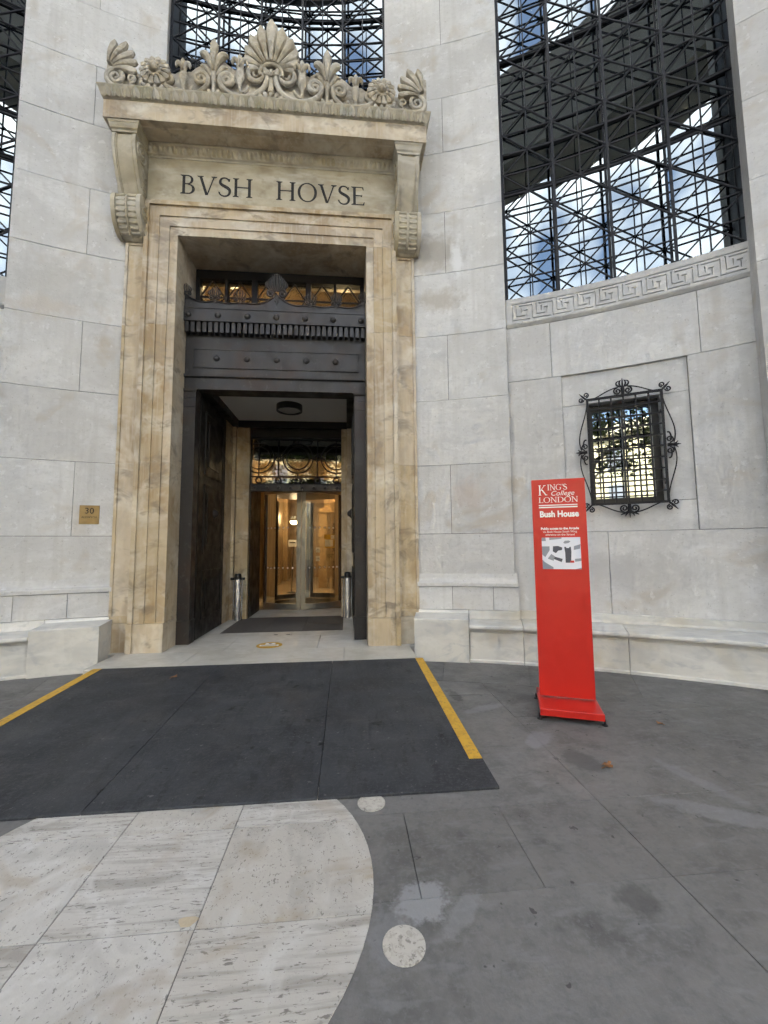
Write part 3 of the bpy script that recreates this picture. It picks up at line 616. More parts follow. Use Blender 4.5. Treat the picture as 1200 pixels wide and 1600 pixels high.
# corona
part('corona', MB().box(-2.30, 2.30, -.42, .3, 7.570, 7.845), 'patina_stone', su)
part('soffit_panel', MB().loft([[(x, y, z) for x, y in ((-1.83+o,-.33+o),(1.83-o,-.33+o),(1.83-o,-.125),(-1.83+o,-.125))] for z, o in [(7.569,0),(7.562,.012),(7.560,.012)]]), 'patina_stone', su)
part('crown_moulding', MB().loft([[(x*k, y, z) for x, y in ((-1,0),)] for k in (1,)]) if False else MB().loft(
    [[(-hx,-fy,z),(hx,-fy,z),(hx,.3,z),(-hx,.3,z)] for hx, fy, z in [(2.302,.425,7.846),(2.306,.432,7.855),(2.322,.448,7.875),(2.335,.462,7.915),(2.345,.480,7.955),(2.362,.498,7.985),(2.364,.500,8.000),(2.32,.45,8.004)]]), 'mossy_stone', su)
ll = MB()
ll.add([(-.026,0,0),(.026,0,0),(.036,-.016,.045),(.026,-.036,.085),(0,-.052,.112),(-.026,-.036,.085),(-.036,-.016,.045),(0,-.024,.0),(0,-.040,.05),(0,-.052,.09)],
       [(0,7,1),(1,7,8,2),(7,0,6,8),(2,8,9,3),(8,6,5,9),(3,9,4),(9,5,4)])
crownleaf = ll.mesh('crown_leaf', 'mossy_stone', True)
for k in range(35): link('crown_leaf', crownleaf, su, Matrix.Translation((-2.23+k*4.46/34, -.452, 7.852)) @ Matrix.Diagonal((1.35, 1.15, 1.1, 1)))
dr = MB().tube([(0,-.012,.0),(0,-.026,.05),(0,-.044,.10)], [.010,.014,.008], 6); crowndart = dr.mesh('crown_dart', 'mossy_stone', True)
for k in range(34): link('crown_dart', crowndart, su, Matrix.Translation((-2.23+(k+.5)*4.46/34, -.440, 7.856)))
# inscription
cr = su
for body, xa, xb in [('BVSH', -1.395, -.305), ('HOVSE', .02, 1.408)]:
    adv = sum(glyph_polys(c_)[1] for c_ in body); hgt = .305
    k = (xb-xa)/(adv*hgt); x = xa
    for c_ in body: x += roman_letter(c_, FLAT, x, 6.852, hgt, -.012, 'letter_paint', su, k, .003)
# cresting
YC = -.36
def fc(a, d, b): return Vector((a, YC+d, b))
right = [(2.34,8.0),(2.34,8.74),(2.27,8.755),(2.12,8.66),(2.06,8.52),(2.02,8.46),(1.95,8.41),(1.86,8.40),(1.80,8.42),(1.72,8.53),(1.63,8.56),(1.54,8.53),(1.47,8.46),(1.40,8.45),(1.33,8.50),(1.17,8.51),(1.10,8.58),(1.0,8.65),(.93,8.72),(.70,8.72),(.62,8.66),(.55,8.60),(.48,8.64),(.40,8.66),(.34,8.80)]
palm = [(.395,8.86),(.385,8.98),(.34,9.10),(.28,9.20),(.19,9.28),(.09,9.33)]
outline = right+palm; outline = outline+[(0,9.35)]+[(-x, z) for x, z in reversed(outline)]
from mathutils.geometry import tessellate_polygon
tri = tessellate_polygon([[Vector((x, z, 0)) for x, z in outline]]); no = len(outline)
def ccw(t):
    (ax, az), (bx, bz), (cx, cz) = (outline[k] for k in t); return t if (bx-ax)*(cz-az)-(bz-az)*(cx-ax) > 0 else t[::-1]
tri = [ccw(tuple(t)) for t in tri]
cs = part('cresting', MB().add([(x, YC+.045, z) for x, z in outline]+[(x, YC+.14, z) for x, z in outline],
    tri+[tuple(k+no for k in t[::-1]) for t in tri]+[(k, k+no, (k+1) % no+no, (k+1) % no) for k in range(no)]), 'crest_stone', su)
def rel(name, mb): return part(name, mb, 'crest_stone', cs, True)
def petal(cx, cz, ang, r0, r1, wd, d=-.0, th=.05, curl=0.):
    """raised almond lobe pointing along ang"""
    ux, uz = cos(ang), sin(ang); rings = []
    for i in range(9):
        t = i/8; r = r0+(r1-r0)*t; wv = wd*(.30+.80*(t/.78)**1.2 if t < .78 else max(.12, 1.1*sqrt(max(0, 1-((t-.78)/.23)**2))))
        bend = curl*t*t; px, pz = cx+ux*r-uz*bend, cz+uz*r+ux*bend
        ring = []
        for j in range(8):
            a = 2*pi*j/8; ring.append(fc(px-uz*wv*cos(a), d-.01-th*(.4+.6*sin(pi*min(.95, .15+t)))*sin(a) if sin(a) > 0 else d+.02, pz+ux*wv*cos(a)))
        rings.append(ring)
    return MB().loft(rings)
for k in range(-5, 6):
    an = pi/2-k*.29; ln = .83-.098*abs(k)
    rel('palmette_lobe', petal(0, 8.50, an, .16, ln, .082-.005*abs(k) if k else .085, -.02-.006*(5-abs(k)), .065, .05*(1 if k > 0 else -1)*(abs(k) > 0)))
rel('palmette_arch', MB().tube(to3(arc(0, 8.475, .165, -.25, pi+.25, 16), fc, -.05), .026, 8))
for k in range(-2, 3): rel('palmette_core', petal(0, 8.42, pi/2-k*.45, .02, .14, .028, -.03, .035))
def cscroll(sg, c1, r1, c2, r2, zlow, w0=.034):
    """scroll with a spiral at each end joined by a sweep along the bottom; c1 inner, c2 outer"""
    s1 = spiral(c1[0], c1[1], r1, 0 if c1[0] < c2[0]+10 else 0, 1., 2)
    a = spiral(c1[0], c1[1], r1, pi, -1.9, 36, .14)      # starts on its inner (left) side
    b = spiral(c2[0], c2[1], r2, 0, 1.9, 36, .14)         # starts on its right side
    mid = bez((c1[0]-r1, c1[1]), (c1[0]-r1*.95, zlow-.02), (c1[0]+r1*.5, zlow-.055), ((c1[0]+c2[0])/2, zlow-.02), 8)[1:]+bez(((c1[0]+c2[0])/2, zlow-.02), (c2[0]-r2*.2, zlow+.01), (c2[0]+r2*1.0, zlow+.05), (c2[0]+r2, c2[1]), 8)[1:-1]
    pts = a[::-1]+mid+b
    pts = [(sg*x, z) for x, z in pts]; n = len(pts)
    rr = [w0*(.45+.55*min(1, i/30, (n-1-i)/30)) for i in range(n)]
    return MB().tube(to3(pts, fc, -.026), rr, 8)
for sg in (-1, 1):
    # inner C scroll: big spiral by the middle, small one by the lily, both open inwards
    big = spiral(.215, 8.475, .155, pi, -1.9, 40, .10); sm = spiral(.635, 8.345, .105, 0, 1.8, 34, .12)
    sweep = bez((.06, 8.475), (.05, 8.22), (.28, 8.04), (.50, 8.10), 10)[1:]+bez((.50, 8.10), (.66, 8.14), (.745, 8.25), (.74, 8.345), 8)[1:-1]
    pts = [(sg*x, z) for x, z in big[::-1]+sweep+sm]; n = len(pts)
    rel('scroll', MB().tube(to3(pts, fc, -.020), [.040*(.4+.6*min(1, i/34, (n-1-i)/28)) for i in range(n)], 8))
    big = spiral(1.005, 8.335, .105, pi, -1.8, 34, .12); sm = spiral(1.46, 8.27, .085, 0, 1.3, 24, .3)
    sweep = bez((.90, 8.335), (.89, 8.17), (1.05, 8.06), (1.22, 8.085), 10)[1:]+bez((1.22, 8.085), (1.40, 8.10), (1.53, 8.17), (1.545, 8.27), 8)[1:-1]
    pts = [(sg*x, z) for x, z in big[::-1]+sweep+sm]; n = len(pts)
    rel('scroll', MB().tube(to3(pts, fc, -.018), [.036*(.4+.6*min(1, i/30, (n-1-i)/20)) for i in range(n)], 8))
    # corner scroll
    big = spiral(2.175, 8.25, .125, 0, 1.8, 34, .12); sm = spiral(1.77, 8.20, .075, pi, -1.2, 22, .3)
    sweep = bez((1.695, 8.20), (1.70, 8.10), (1.80, 8.06), (1.95, 8.06), 8)[1:]+bez((1.95, 8.06), (2.15, 8.06), (2.30, 8.10), (2.30, 8.25), 8)[1:-1]
    pts = [(sg*x, z) for x, z in sm[::-1]+sweep+big]; n = len(pts)
    rel('scroll', MB().tube(to3(pts, fc, -.018), [.035*(.4+.6*min(1, i/20, (n-1-i)/30)) for i in range(n)], 8))
    tl = spiral(1.965, 8.235, .065, -pi*.5, -1.5, 24, .15); tl = [(1.90, 8.09), (1.93, 8.12), (1.98, 8.14)]+tl[2:]
    rel('tendril', MB().tube(to3([(sg*x, z) for x, z in tl], fc, -.02), [.018]*3+[.022*(1-.6*i/len(tl)) for i in range(len(tl)-3)], 8))
    for k in range(5):
        an = pi/2+.10+k*.33; ln = .52-.035*k
        ax = an if sg > 0 else pi-an
        rel('corner_lobe', petal(sg*2.27, 8.33, ax, .08, ln if k else .44, .055, -.02-.005*(5-k), .05, (.04 if sg > 0 else -.04)))
    # lily
    lx = sg*.82
    rel('lily_petal', petal(lx, 8.40, pi/2, .02, .52, .062, -.045, .07))
    for s2 in (-1, 1):
        c_ = bez((lx, 8.42), (lx+s2*.05, 8.66), (lx+s2*.12, 8.74), (lx+s2*.20, 8.70), 10)
        rel('lily_petal', MB().tube(to3(c_, fc, -.04), [.022,.03,.036,.042,.048,.052,.054,.052,.046,.036,.02], 8))
        c_ = bez((lx, 8.36), (lx+s2*.10, 8.42), (lx+s2*.11, 8.58), (lx+s2*.19, 8.52), 10)
        rel('lily_leaf', MB().tube(to3(c_, fc, -.035), [.014,.02,.026,.03,.032,.032,.03,.026,.022,.02,.016], 8))
        rel('base_leaf', petal(lx+s2*.015, 8.05, pi/2+s2*-.5, .0, .13, .03, -.02, .035))
    rel('lily_stem', MB().tube([fc(lx, -.03, 8.06), fc(lx, -.04, 8.2), fc(lx, -.035, 8.3), fc(lx, -.045, 8.38), fc(lx, -.04, 8.44)], [.03,.022,.03,.04,.03], 8))
    # buds
    for bx, bz, s_ in ((.45, 8.22, 1.), (1.245, 8.13, .88)):
        x = sg*bx
        prof = [(.012,0),(.03,.03),(.022,.06),(.05,.11),(.066,.18),(.058,.26),(.048,.33),(.058,.38),(.05,.40)]
        mb = MB()
        rings = []
        for r_, h in prof: rings.append([fc(x+r_*s_*cos(2*pi*j/10), -.03-.6*r_*s_*max(-.2, sin(2*pi*j/10)), bz+h*s_) for j in range(10)])
        rel('bud', mb.loft(rings))
        for s2 in (-1, 1):
            c_ = bez((x, bz+.33*s_), (x+s2*.04, bz+.47*s_), (x+s2*.12*s_, bz+.48*s_), (x+s2*.105*s_, bz+.36*s_), 8)
            rel('bud_lip', MB().tube(to3(c_, fc, -.05), [.02,.026,.03,.032,.032,.03,.026,.02,.012], 8))
        rel('bud_tip', petal(x, bz+.30*s_, pi/2, .02, .20*s_, .035, -.05, .04))
        rel('bud_stem', MB().tube(to3(bez((x, bz+.02), (x, bz-.08), (x+sg*-.08, bz-.07), (x+sg*-.12, bz+.05), 8), fc, -.02), .022, 8))
    # rosette
    rx = sg*1.63
    for k in range(14):
        a = 2*pi*k/14; rel('rosette_petal', petal(rx, 8.355, a, .08, .215, .046, -.04, .045))
    for k in range(12):
        a = 2*pi*k/12; rel('rosette_bead', MB().lathe([(.004,.10),(.022,.094),(.026,.08),(.022,.05)], (rx+.098*cos(a), YC-.0, 8.355+.098*sin(a)), 7, 'y'))
    rel('rosette_boss', MB().lathe([(.006,.145),(.035,.14),(.058,.12),(.066,.09),(.085,.08),(.09,.05)], (rx, YC, 8.355), 14, 'y'))
    for s2 in (-1, 0, 1): rel('base_leaf', petal(rx+s2*.05, 8.02, pi/2-s2*.35, 0, .15, .032, -.02, .035))
for s2 in (-2, -1, 0, 1, 2): rel('base_leaf', petal(s2*.045, 8.02, pi/2-s2*.3, 0, .20-.03*abs(s2), .036, -.03, .045))
rel('base_stem', MB().tube([fc(0,-.03,8.18), fc(0,-.045,8.28), fc(0,-.04,8.40)], [.05,.036,.03], 8))

# ================================================================== BRONZE DOORCASE
br = thing('bronze_doorcase', 'dark bronze door casing with studs, dentils and small palmette cresting', 'door casing', (0, .4, .115))
Y0 = .40
for sg in (-1, 1):
    def X(a, b): return (a, b) if sg > 0 else (-b, -a)
    part('pilaster', MB().box(*X(1.225, 1.404), Y0, .60, .46, 3.70), 'bronze', br)
    part('pilaster_base', MB().box(*X(1.215, 1.4045), Y0-.012, .605, .117, .458), 'bronze', br)
    part('pilaster_neck', MB().box(*X(1.222, 1.4042), Y0-.004, .60, 3.702, 3.845), 'bronze', br)
    part('pilaster_capital', MB().loft([[(x, y, z) for x, y in ((X(1.222-o, 1.4043)[0], Y0-.006-o), (X(1.222-o, 1.4043)[1], Y0-.006-o), (X(1.222-o, 1.4043)[1], .6), (X(1.222-o, 1.4043)[0], .6))] for z, o in [(3.847,0),(3.93,.0),(3.95,.012),(3.984,.016)]]), 'bronze', br)
part('architrave', MB().box(-1.404, 1.404, Y0+.005, .62, 3.986, 4.165), 'bronze', br)
part('architrave_fillet', MB().loft([[(x, y, z) for y, z in [(.6,4.167),(Y0+.0,4.167),(Y0-.03,4.182),(Y0-.032,4.215),(.6,4.215)]] for x in (-1.404, 1.404)]), 'bronze', br)
part('frieze_frame', MB().box(-1.404, 1.404, Y0+.012, .6, 4.217, 4.84), 'bronze', br)
for x0, x1, z0, z1 in [(-1.29,1.29,4.33,4.345),(-1.29,1.29,4.625,4.64),(-1.29,-1.275,4.345,4.625),(1.275,1.29,4.345,4.625)]: part('panel_moulding', MB().box(x0, x1, Y0-.004, Y0+.012, z0, z1), 'bronze', br)
part('frieze_panel', MB().box(-1.274, 1.274, Y0+.004, Y0+.0125, 4.346, 4.624), 'bronze', br)
stud = MB().lathe([(.004,.03),(.028,.026),(.044,.014),(.05,.0),(.05,-.01)], (0,0,0), 14, 'y').mesh('stud', 'bronze', 'all')
for k in range(5): link('stud', stud, br, Matrix.Translation((-.93+k*.463, Y0+.004, 4.49)))
part('dentil_bed', MB().box(-1.404, 1.404, Y0+.015, .6, 4.842, 5.035), 'dark_bronze', br)
dent = MB().box(-.0285, .0285, -.085, .02, 4.868, 5.033).mesh('dentil', 'bronze')
for k in range(32): link('dentil', dent, br, Matrix.Translation((-1.36+k*2.72/31, Y0, 0)))
part('cornice_band', MB().box(-1.404, 1.404, Y0-.105, .6, 5.037, 5.27), 'bronze', br)
for x0, x1, z0, z1 in [(-1.37,1.37,5.236,5.252)]: part('band_moulding', MB().box(x0, x1, Y0-.114, Y0-.105, z0, z1), 'bronze', br)
for k in range(7): link('stud', stud, br, Matrix.Translation((-1.335+k*.445, Y0-.105, 5.135)))
# swagged crest board
peaks = [(-1.40,.20),(-.945,.105),(-.565,.10),(0,.25),(.53,.10),(.94,.105),(1.40,.20)]
top = []
for (xa, ha), (xb, hb_) in zip(peaks[:-1], peaks[1:]):
    for i in range(12):
        t = i/12; lowv = .06; h = max(lowv, 0)+((ha-lowv)*(1-t)**3.2+(hb_-lowv)*t**3.2); top.append((xa+(xb-xa)*t, 5.272+h))
top.append((1.40, 5.472))
mb = MB(); n = len(top); yc0 = Y0-.09
mb.add([(x, yc0, z) for x, z in top]+[(x, yc0, 5.271) for x, z in top]+[(x, yc0+.03, z) for x, z in top]+[(x, yc0+.03, 5.271) for x, z in top],
   [(i+n, i+1+n, i+1, i) for i in range(n-1)]+[(i+2*n, i+1+2*n, i+1+3*n, i+3*n) for i in range(n-1)]+[(i, i+1, i+1+2*n, i+2*n) for i in range(n-1)]+[(n, n+n-1, 4*n-1, 3*n)[::-1], (0, 2*n, 3*n, n), (n-1, 2*n-1, 4*n-1, 3*n-1)])
part('crest_board', mb, 'bronze', br)
part('crest_rim', MB().tube([(x, yc0-.004, z) for x, z in top], .013, 6), 'bronze', br, True)
def bz_anth(x, z, s, lobes, nm='palmette'):
    p = None
    for k in range(lobes):
        u = (k-(lobes-1)/2)/((lobes-1)/2); an = pi/2-u*1.35; ln = s*(1-.30*abs(u)**1.5)
        c_ = bez((x+.04*s*u, z+.02*s), (x+.45*s*u, z+.10*s), (x+.85*s*u*(1-.15*abs(u)), z+s*(.45-.15*abs(u))), (x+.42*s*u, z+s*(1.0-.42*abs(u)**1.6)), 5)
        m_ = MB().tube([(a_, yc0-.014-.012*(i_ > 2), b_) for i_, (a_, b_) in enumerate(c_)], [s*v for v in (.03,.05,.06,.07,.065,.03)], 7)
        if p is None: p = part(nm, m_, 'bronze', br, True)
        else: part('lobe', m_, 'bronze', p, True)
    for s2 in (-1, 1):
        part('curl', MB().tube([(a_, yc0-.015, b_) for a_, b_ in spiral(x+s2*.30*s, z-.10*s, .22*s, pi/2, -s2*1.4, 22, .2)], s*.06, 6), 'bronze', p, True)
        part('curl_bead', MB().lathe([(.002,.05),(s*.08,.04),(s*.09,.01)], (x+s2*.30*s, yc0, z-.10*s), 8, 'y'), 'bronze', p, True)
    for k in (-1, 0, 1):
        part('lower_lobe', MB().tube([(x+k*.10*s*t, yc0-.012, z-.12*s-(.55-.12*abs(k))*s*t) for t in (0,.5,1)], [s*.03,s*.06,s*.02], 6), 'bronze', p, True)
bz_anth(0, 5.56, .30, 9)
for x, z, s in [(-.945,5.43,.165),(-.565,5.42,.165),(.53,5.42,.165),(.94,5.43,.165),(-1.375,5.48,.15),(1.375,5.48,.15)]: bz_anth(x, z, s, 5 if abs(x) < .6 else 7)

# ================================================================== TRANSOM WINDOW over the doorcase
tw = thing('transom_window', 'dark framed window with crossed bars and warm lit glass above the bronze casing', 'window', (0,.78,5.2))
yt = .80
part('head_frame', MB().box(-1.404, 1.404, yt-.05, yt+.08, 6.04, 6.186), 'black_iron', tw)
part('bottom_frame', MB().box(-1.404, 1.404, yt-.05, yt+.08, 5.16, 5.30), 'black_iron', tw)
vx = [-1.404,-.915,-.45,0,.45,.905,1.404]
for i, x in enumerate(vx):
    hw = .055 if i in (0, 6) else (.045 if i in (2, 4) else .022)
    a, b = max(-1.404, x-hw), min(1.404, x+hw)
    if i == 0: a, b = -1.404, -1.335
    if i == 6: a, b = 1.335, 1.404
    part('mullion', MB().box(a, b, yt-.045, yt+.06, 5.302, 6.038), 'black_iron', tw)
cells = [(-1.335,-.937),(-.893,-.495),(-.405,-.022),(.022,.405),(.495,.883),(.927,1.335)]
for a, b in cells:
    part('pane', MB().box(a, b, yt+.03, yt+.036, 5.302, 6.038), 'fan_glass', tw)
    zc, zl, zh = 5.72, 5.46, 5.98; xm = (a+b)/2
    part('cross_bar', MB().box(a, b, yt-.035, yt-.015, zc-.011, zc+.011), 'black_iron', tw)
    for p0, p1 in (((a,zc),(xm,zh+.04)),((xm,zh+.04),(b,zc)),((a,zc),(xm,zl)),((xm,zl),(b,zc))):
        part('diagonal_bar', MB().tube([(p0[0],yt-.025,p0[1]),(p1[0],yt-.025,p1[1])], .011, 6), 'black_iron', tw)
# upper lobby room seen through it
ur = thing('upper_lobby', 'warm lit room with panelled wall seen through the transom window', 'room', (0, 2, 4.3))
part('back_wall', MB().box(-2.2, 2.2, 3.4, 3.5, 4.3, 8.2), 'lobby_stone', ur)
part('side_wall', MB().box(-2.3, -2.2, .9, 3.5, 4.3, 8.2), 'lobby_stone', ur); part('side_wall', MB().box(2.2, 2.3, .9, 3.5, 4.3, 8.2), 'lobby_stone', ur)
part('ceiling', MB().box(-2.3, 2.3, .9, 3.5, 8.2, 8.3), 'white_ceiling', ur)
for z in (6.6, 7.1, 7.6): part('wall_moulding', MB().box(-2.19, 2.19, 3.30, 3.399, z, z+.10), 'lobby_stone', ur)
for x in (-1.5,-.75,0,.75,1.5): part('wall_panel', MB().box(x-.27, x+.27, 3.36, 3.399, 6.75, 7.05), 'lobby_stone', ur)
part('floor_slab', MB().box(-2.3, 2.3, .84, 3.5, 4.62, 4.70), 'lobby_dark', ur)
def lamp_light(name, loc, power, size=.08, color=(1,.74,.46)):
    l = bpy.data.lights.new(name, 'POINT'); l.energy = power; l.color = color; l.shadow_soft_size = size
    o = bpy.data.objects.new(name, l); COL.objects.link(o); o.location = loc; return o
def globe_lamp(loc, label, power):
    t = thing('ceiling_lamp', label, 'lamp', loc); x, y, z = loc
    part('glass_globe', MB().lathe([(.01,-.10),(.07,-.07),(.10,0),(.07,.07),(.02,.10)], loc, 12), 'lamp_glow', t, True)
    part('rod', MB().tube([(x,y,z+.10),(x,y,z+.45)], .012, 6), 'brass', t)
    lamp_light('ceiling_lamp_light', (x, y-.25, z-.2), power)
globe_lamp((1.05, 2.0, 6.02), 'small lit lamp behind the right end of the transom window', 18)
globe_lamp((-1.2, 2.3, 7.0), 'lit lamp hidden above the left end of the transom window', 26)

# ================================================================== VESTIBULE
XC = .06
vs = thing('vestibule', 'shaded entrance vestibule with pale ceiling and beige stone jambs', 'vestibule', (0, 1.5, .115))
for sg in (-1, 1):
    def X(a, b): return (a, b) if sg > 0 else (-b, -a)
    part('side_wall', MB().box(*X(1.30, 1.55), .622, 1.99, .117, 4.3), 'patina_stone', vs)
    part('side_pier', MB().box(*X(1.215, 1.55), 1.992, 2.44, .117, 4.0), 'patina_stone', vs)
    part('jamb', MB().box(*X(1.13-.02*sg, 1.55), 2.442, 2.50, .117, 4.0), 'patina_stone', vs)
    part('jamb', MB().box(XC+sg*.93 if sg > 0 else -1.14, 1.15 if sg > 0 else XC-.93-.02, 2.5005, 2.60, .117, 4.0), 'patina_stone', vs)
    part('ceiling_beam', MB().box(*X(1.10, 1.55), .70, 2.60, 4.002, 4.22), 'dark_bronze', vs)
part('ceiling', MB().box(-1.10, 1.10, .70, 2.50, 4.14, 4.22), 'white_ceiling', vs)
part('ceiling_beam', MB().box(-1.55, 1.55, .602, .70, 3.99, 4.22), 'dark_bronze', vs)
part('ceiling_beam', MB().box(-1.10, 1.10, 2.46, 2.60, 4.002, 4.139), 'dark_bronze', vs)
cl = thing('ceiling_light', 'round flush ceiling light with black rim in the vestibule', 'ceiling light', (.05,1.5,4.14))
part('rim', MB().lathe([(.235,0),(.235,-.11),(.205,-.11),(.205,-.02)], (.05,1.5,4.139), 28), 'black_paint', cl, True)
part('diffuser', MB().lathe([(.203,-.03),(.203,-.085),(.16,-.105),(.02,-.112)], (.05,1.5,4.139), 28), 'vestibule_diffuser', cl, True)
def door_leaf(sg, label):
    d = thing('bronze_door', label, 'door', (sg*1.25, .62, .12), 'open bronze doors')
    xf = 1.215
    def X(a, b): return (a, b) if sg > 0 else (-b, -a)
    part('leaf', MB().box(*X(xf, xf+.07), .63, 1.985, .125, 3.975), 'dark_bronze', d)
    for z0, z1 in [(.42,1.15),(1.45,2.55),(2.75,3.75)]:
        p = part('panel', MB().box(*X(xf-.012, xf-.0005), .86, 1.76, z0, z1), 'dark_bronze', d)
        part('panel_field', MB().box(*X(xf-.028, xf-.0125), .98, 1.64, z0+.12, z1-.12), 'dark_bronze', p)
        for a, b, c_, e_ in [(.84,1.78,z0-.02,z0),(.84,1.78,z1,z1+.02),(.84,.86,z0,z1),(1.76,1.78,z0,z1)]: part('panel_moulding', MB().box(*X(xf-.022, xf-.0006), a, b, c_, e_), 'dark_bronze', p)
    x = sg*(xf-.03); y, z = 1.32, 2.12
    k = part('knocker', MB().lathe([(.09,0),(.085,.012),(.06,.03),(.045,.06),(.02,.075)], (0,0,0), 12, 'y'), 'bronze', d, True)
    k.matrix_basis = Matrix.Translation((x, y, z)) @ Matrix.Rotation(sg*-pi/2, 4, 'Z')
    part('mask', MB().tube([(x-sg*.02,y,z+.09),(x-sg*.05,y,z+.04),(x-sg*.07,y,z),(x-sg*.04,y,z-.06)], [.03,.055,.05,.025], 8), 'bronze', k, True)
    part('ring', MB().tube([(x-sg*.05, y+.075*sin(2*pi*i/20), z-.13+.10*cos(2*pi*i/20)) for i in range(21)], .013, 7), 'bronze', k, True)
door_leaf(-1, 'open dark bronze door folded against the left vestibule wall'); door_leaf(1, 'open dark bronze door seen edge on behind the right bronze pilaster')

# ================================================================== INNER SCREEN with fanlight
sc = thing('inner_door_screen', 'dark metal screen with circle patterned fanlight above the curved glass door', 'door screen', (XC, 2.6, .115))
ys_ = 2.605
part('post', MB().box(XC-.99, XC-.93, ys_, ys_+.14, .117, 4.0), 'dark_bronze', sc); part('post', MB().box(XC+.93, XC+.99, ys_, ys_+.14, .117, 4.0), 'dark_bronze', sc)
part('head', MB().box(XC-.93, XC+.93, ys_, ys_+.14, 3.83, 4.0), 'dark_bronze', sc)
tb = part('transom_beam', MB().box(XC-.93, XC+.93, ys_-.03, ys_+.14, 2.69, 2.83), 'bronze', sc)
for k in range(8): part('stud', MB().lathe([(.004,.03),(.03,.024),(.04,.0)], (XC-.84+k*.24, ys_-.03, 2.76), 10, 'y'), 'bronze', tb, True)
part('door_sensor', MB().box(XC-.13, XC+.13, ys_-.09, ys_-.031, 2.69, 2.735), 'black_paint', tb)
fg = part('fanlight', MB().box(XC-.93, XC+.93, ys_+.06, ys_+.066, 2.831, 3.829), 'fan_glass', sc)
yb_ = ys_+.02
def bar(p, r=.013, nm='bar'): part(nm, MB().tube([(a, yb_, b) for a, b in p], r, 6), 'black_iron', fg, True)
FC = XC+.02
for z in (3.0, 3.80, 2.845): bar([(XC-.93, z), (XC+.93, z)])
for x in (FC-.405, FC+.405, FC-.80, FC+.80): bar([(x, 3.0), (x, 3.8)])
for x in (FC-.80, FC, FC+.80):
    bar(arc(x, 3.395, .315, 0, 2*pi, 36), .013, 'circle'); bar(arc(x, 3.395, .235, 0, 2*pi, 32), .012, 'circle')
    bar([(x, 3.71), (x, 3.80)]); bar([(x, 3.08), (x, 3.0)])
for x in (FC-.405, FC+.405): bar(arc(x, 3.395, .058, 0, 2*pi, 18), .013, 'circle')
for x in (FC-.6, FC-.2+.0, FC+.2, FC+.6): bar([(x-.13*(1 if x < FC else 1)*.0-.145, 3.395), (x-.055, 3.395)]); bar([(x+.055, 3.395), (x+.145, 3.395)])
for x in (FC-.80, FC-.405, FC, FC+.405, FC+.80): bar(arc(x, 2.925, .058, 0, 2*pi, 18), .014, 'circle')
part('side_panel', MB().box(XC-.985, XC-.935, ys_+.141, 3.62, .117, 2.85), 'dark_bronze', sc); part('side_panel', MB().box(XC+.935, XC+.985, ys_+.141, 3.62, .117, 2.85), 'dark_bronze', sc)

# ================================================================== CURVED SLIDING DOOR DRUM
dm = thing('curved_glass_door', 'cylindrical glass sliding door with pale steel stiles inside the entrance', 'glass door', (XC, 4.6, .115))
DR, DC = 1.12, (XC, 4.66)
def dpt(a, r, z): return (DC[0]+r*sin(a), DC[1]-r*cos(a), z)
def dblock(a0, a1, r0, r1, z0, z1, n=10):
    return MB().loft([[dpt(a0+(a1-a0)*i/n, r0, z0), dpt(a0+(a1-a0)*i/n, r0, z1), dpt(a0+(a1-a0)*i/n, r1, z1), dpt(a0+(a1-a0)*i/n, r1, z0)] for i in range(n+1)])
AM = .93
for a0, a1 in [(-AM, -.005), (.005, AM)]:
    lf_ = part('sliding_leaf', dblock(a0+.06, a1-.0 if a1 < 0 else a1-.06, DR, DR-.008, .26, 2.78, 12), 'clear_glass', dm, True)
    part('bottom_rail', dblock(a0, a1, DR+.022, DR-.03, .125, .255, 12), 'steel_frame', lf_)
    part('top_rail', dblock(a0, a1, DR+.022, DR-.03, 2.785, 2.88, 12), 'steel_frame', lf_)
    s0, s1 = (-.088, -.006) if a1 < 0 else (.006, .088)
    part('meeting_stile', dblock(s0, s1, DR+.024, DR-.032, .256, 2.784, 3), 'steel_frame', lf_)
    s0, s1 = (-AM, -AM+.06) if a1 < 0 else (AM-.06, AM)
    part('outer_stile', dblock(s0, s1, DR+.024, DR-.032, .256, 2.784, 3), 'lobby_dark', lf_)
    for z, n_ in ((1.06, 7), (1.98, 6)):
        for k in range(n_):
            a = (s0+s1)/2*.0+(-.80+k*.105 if a1 < 0 else .17+k*.105)
            part('safety_dot', MB().lathe([(.02,.001),(.02,-.001)], (0,0,0), 10, 'y'), 'white_print', lf_).matrix_basis = Matrix.Translation(dpt(a, DR+.004, z)) @ Matrix.Rotation(a, 4, 'Z')
for a0, a1 in [(pi-AM, pi-.005), (pi+.005, pi+AM)]:
    lf_ = part('rear_leaf', dblock(a0, a1, DR, DR-.008, .26, 2.78, 12), 'clear_glass', dm, True)
    part('bottom_rail', dblock(a0, a1, DR+.022, DR-.03, .125, .255, 12), 'steel_frame', lf_)
    for s0 in ((a0, a0+.08), (a1-.08, a1)): part('stile', dblock(s0[0], s0[1], DR+.024, DR-.032, .256, 2.784, 3), 'steel_frame', lf_)
for a0, a1 in [(AM+.002, pi-AM-.002), (pi+AM+.002, 2*pi-AM-.002)]: part('side_shell', dblock(a0, a1, DR+.03, DR-.03, .118, 2.88, 12), 'clear_glass', dm)
part('canopy', MB().lathe([(DR+.06,2.885),(DR+.06,3.1),(.2,3.1)], (DC[0], DC[1], 0), 40), 'lobby_dark', dm)

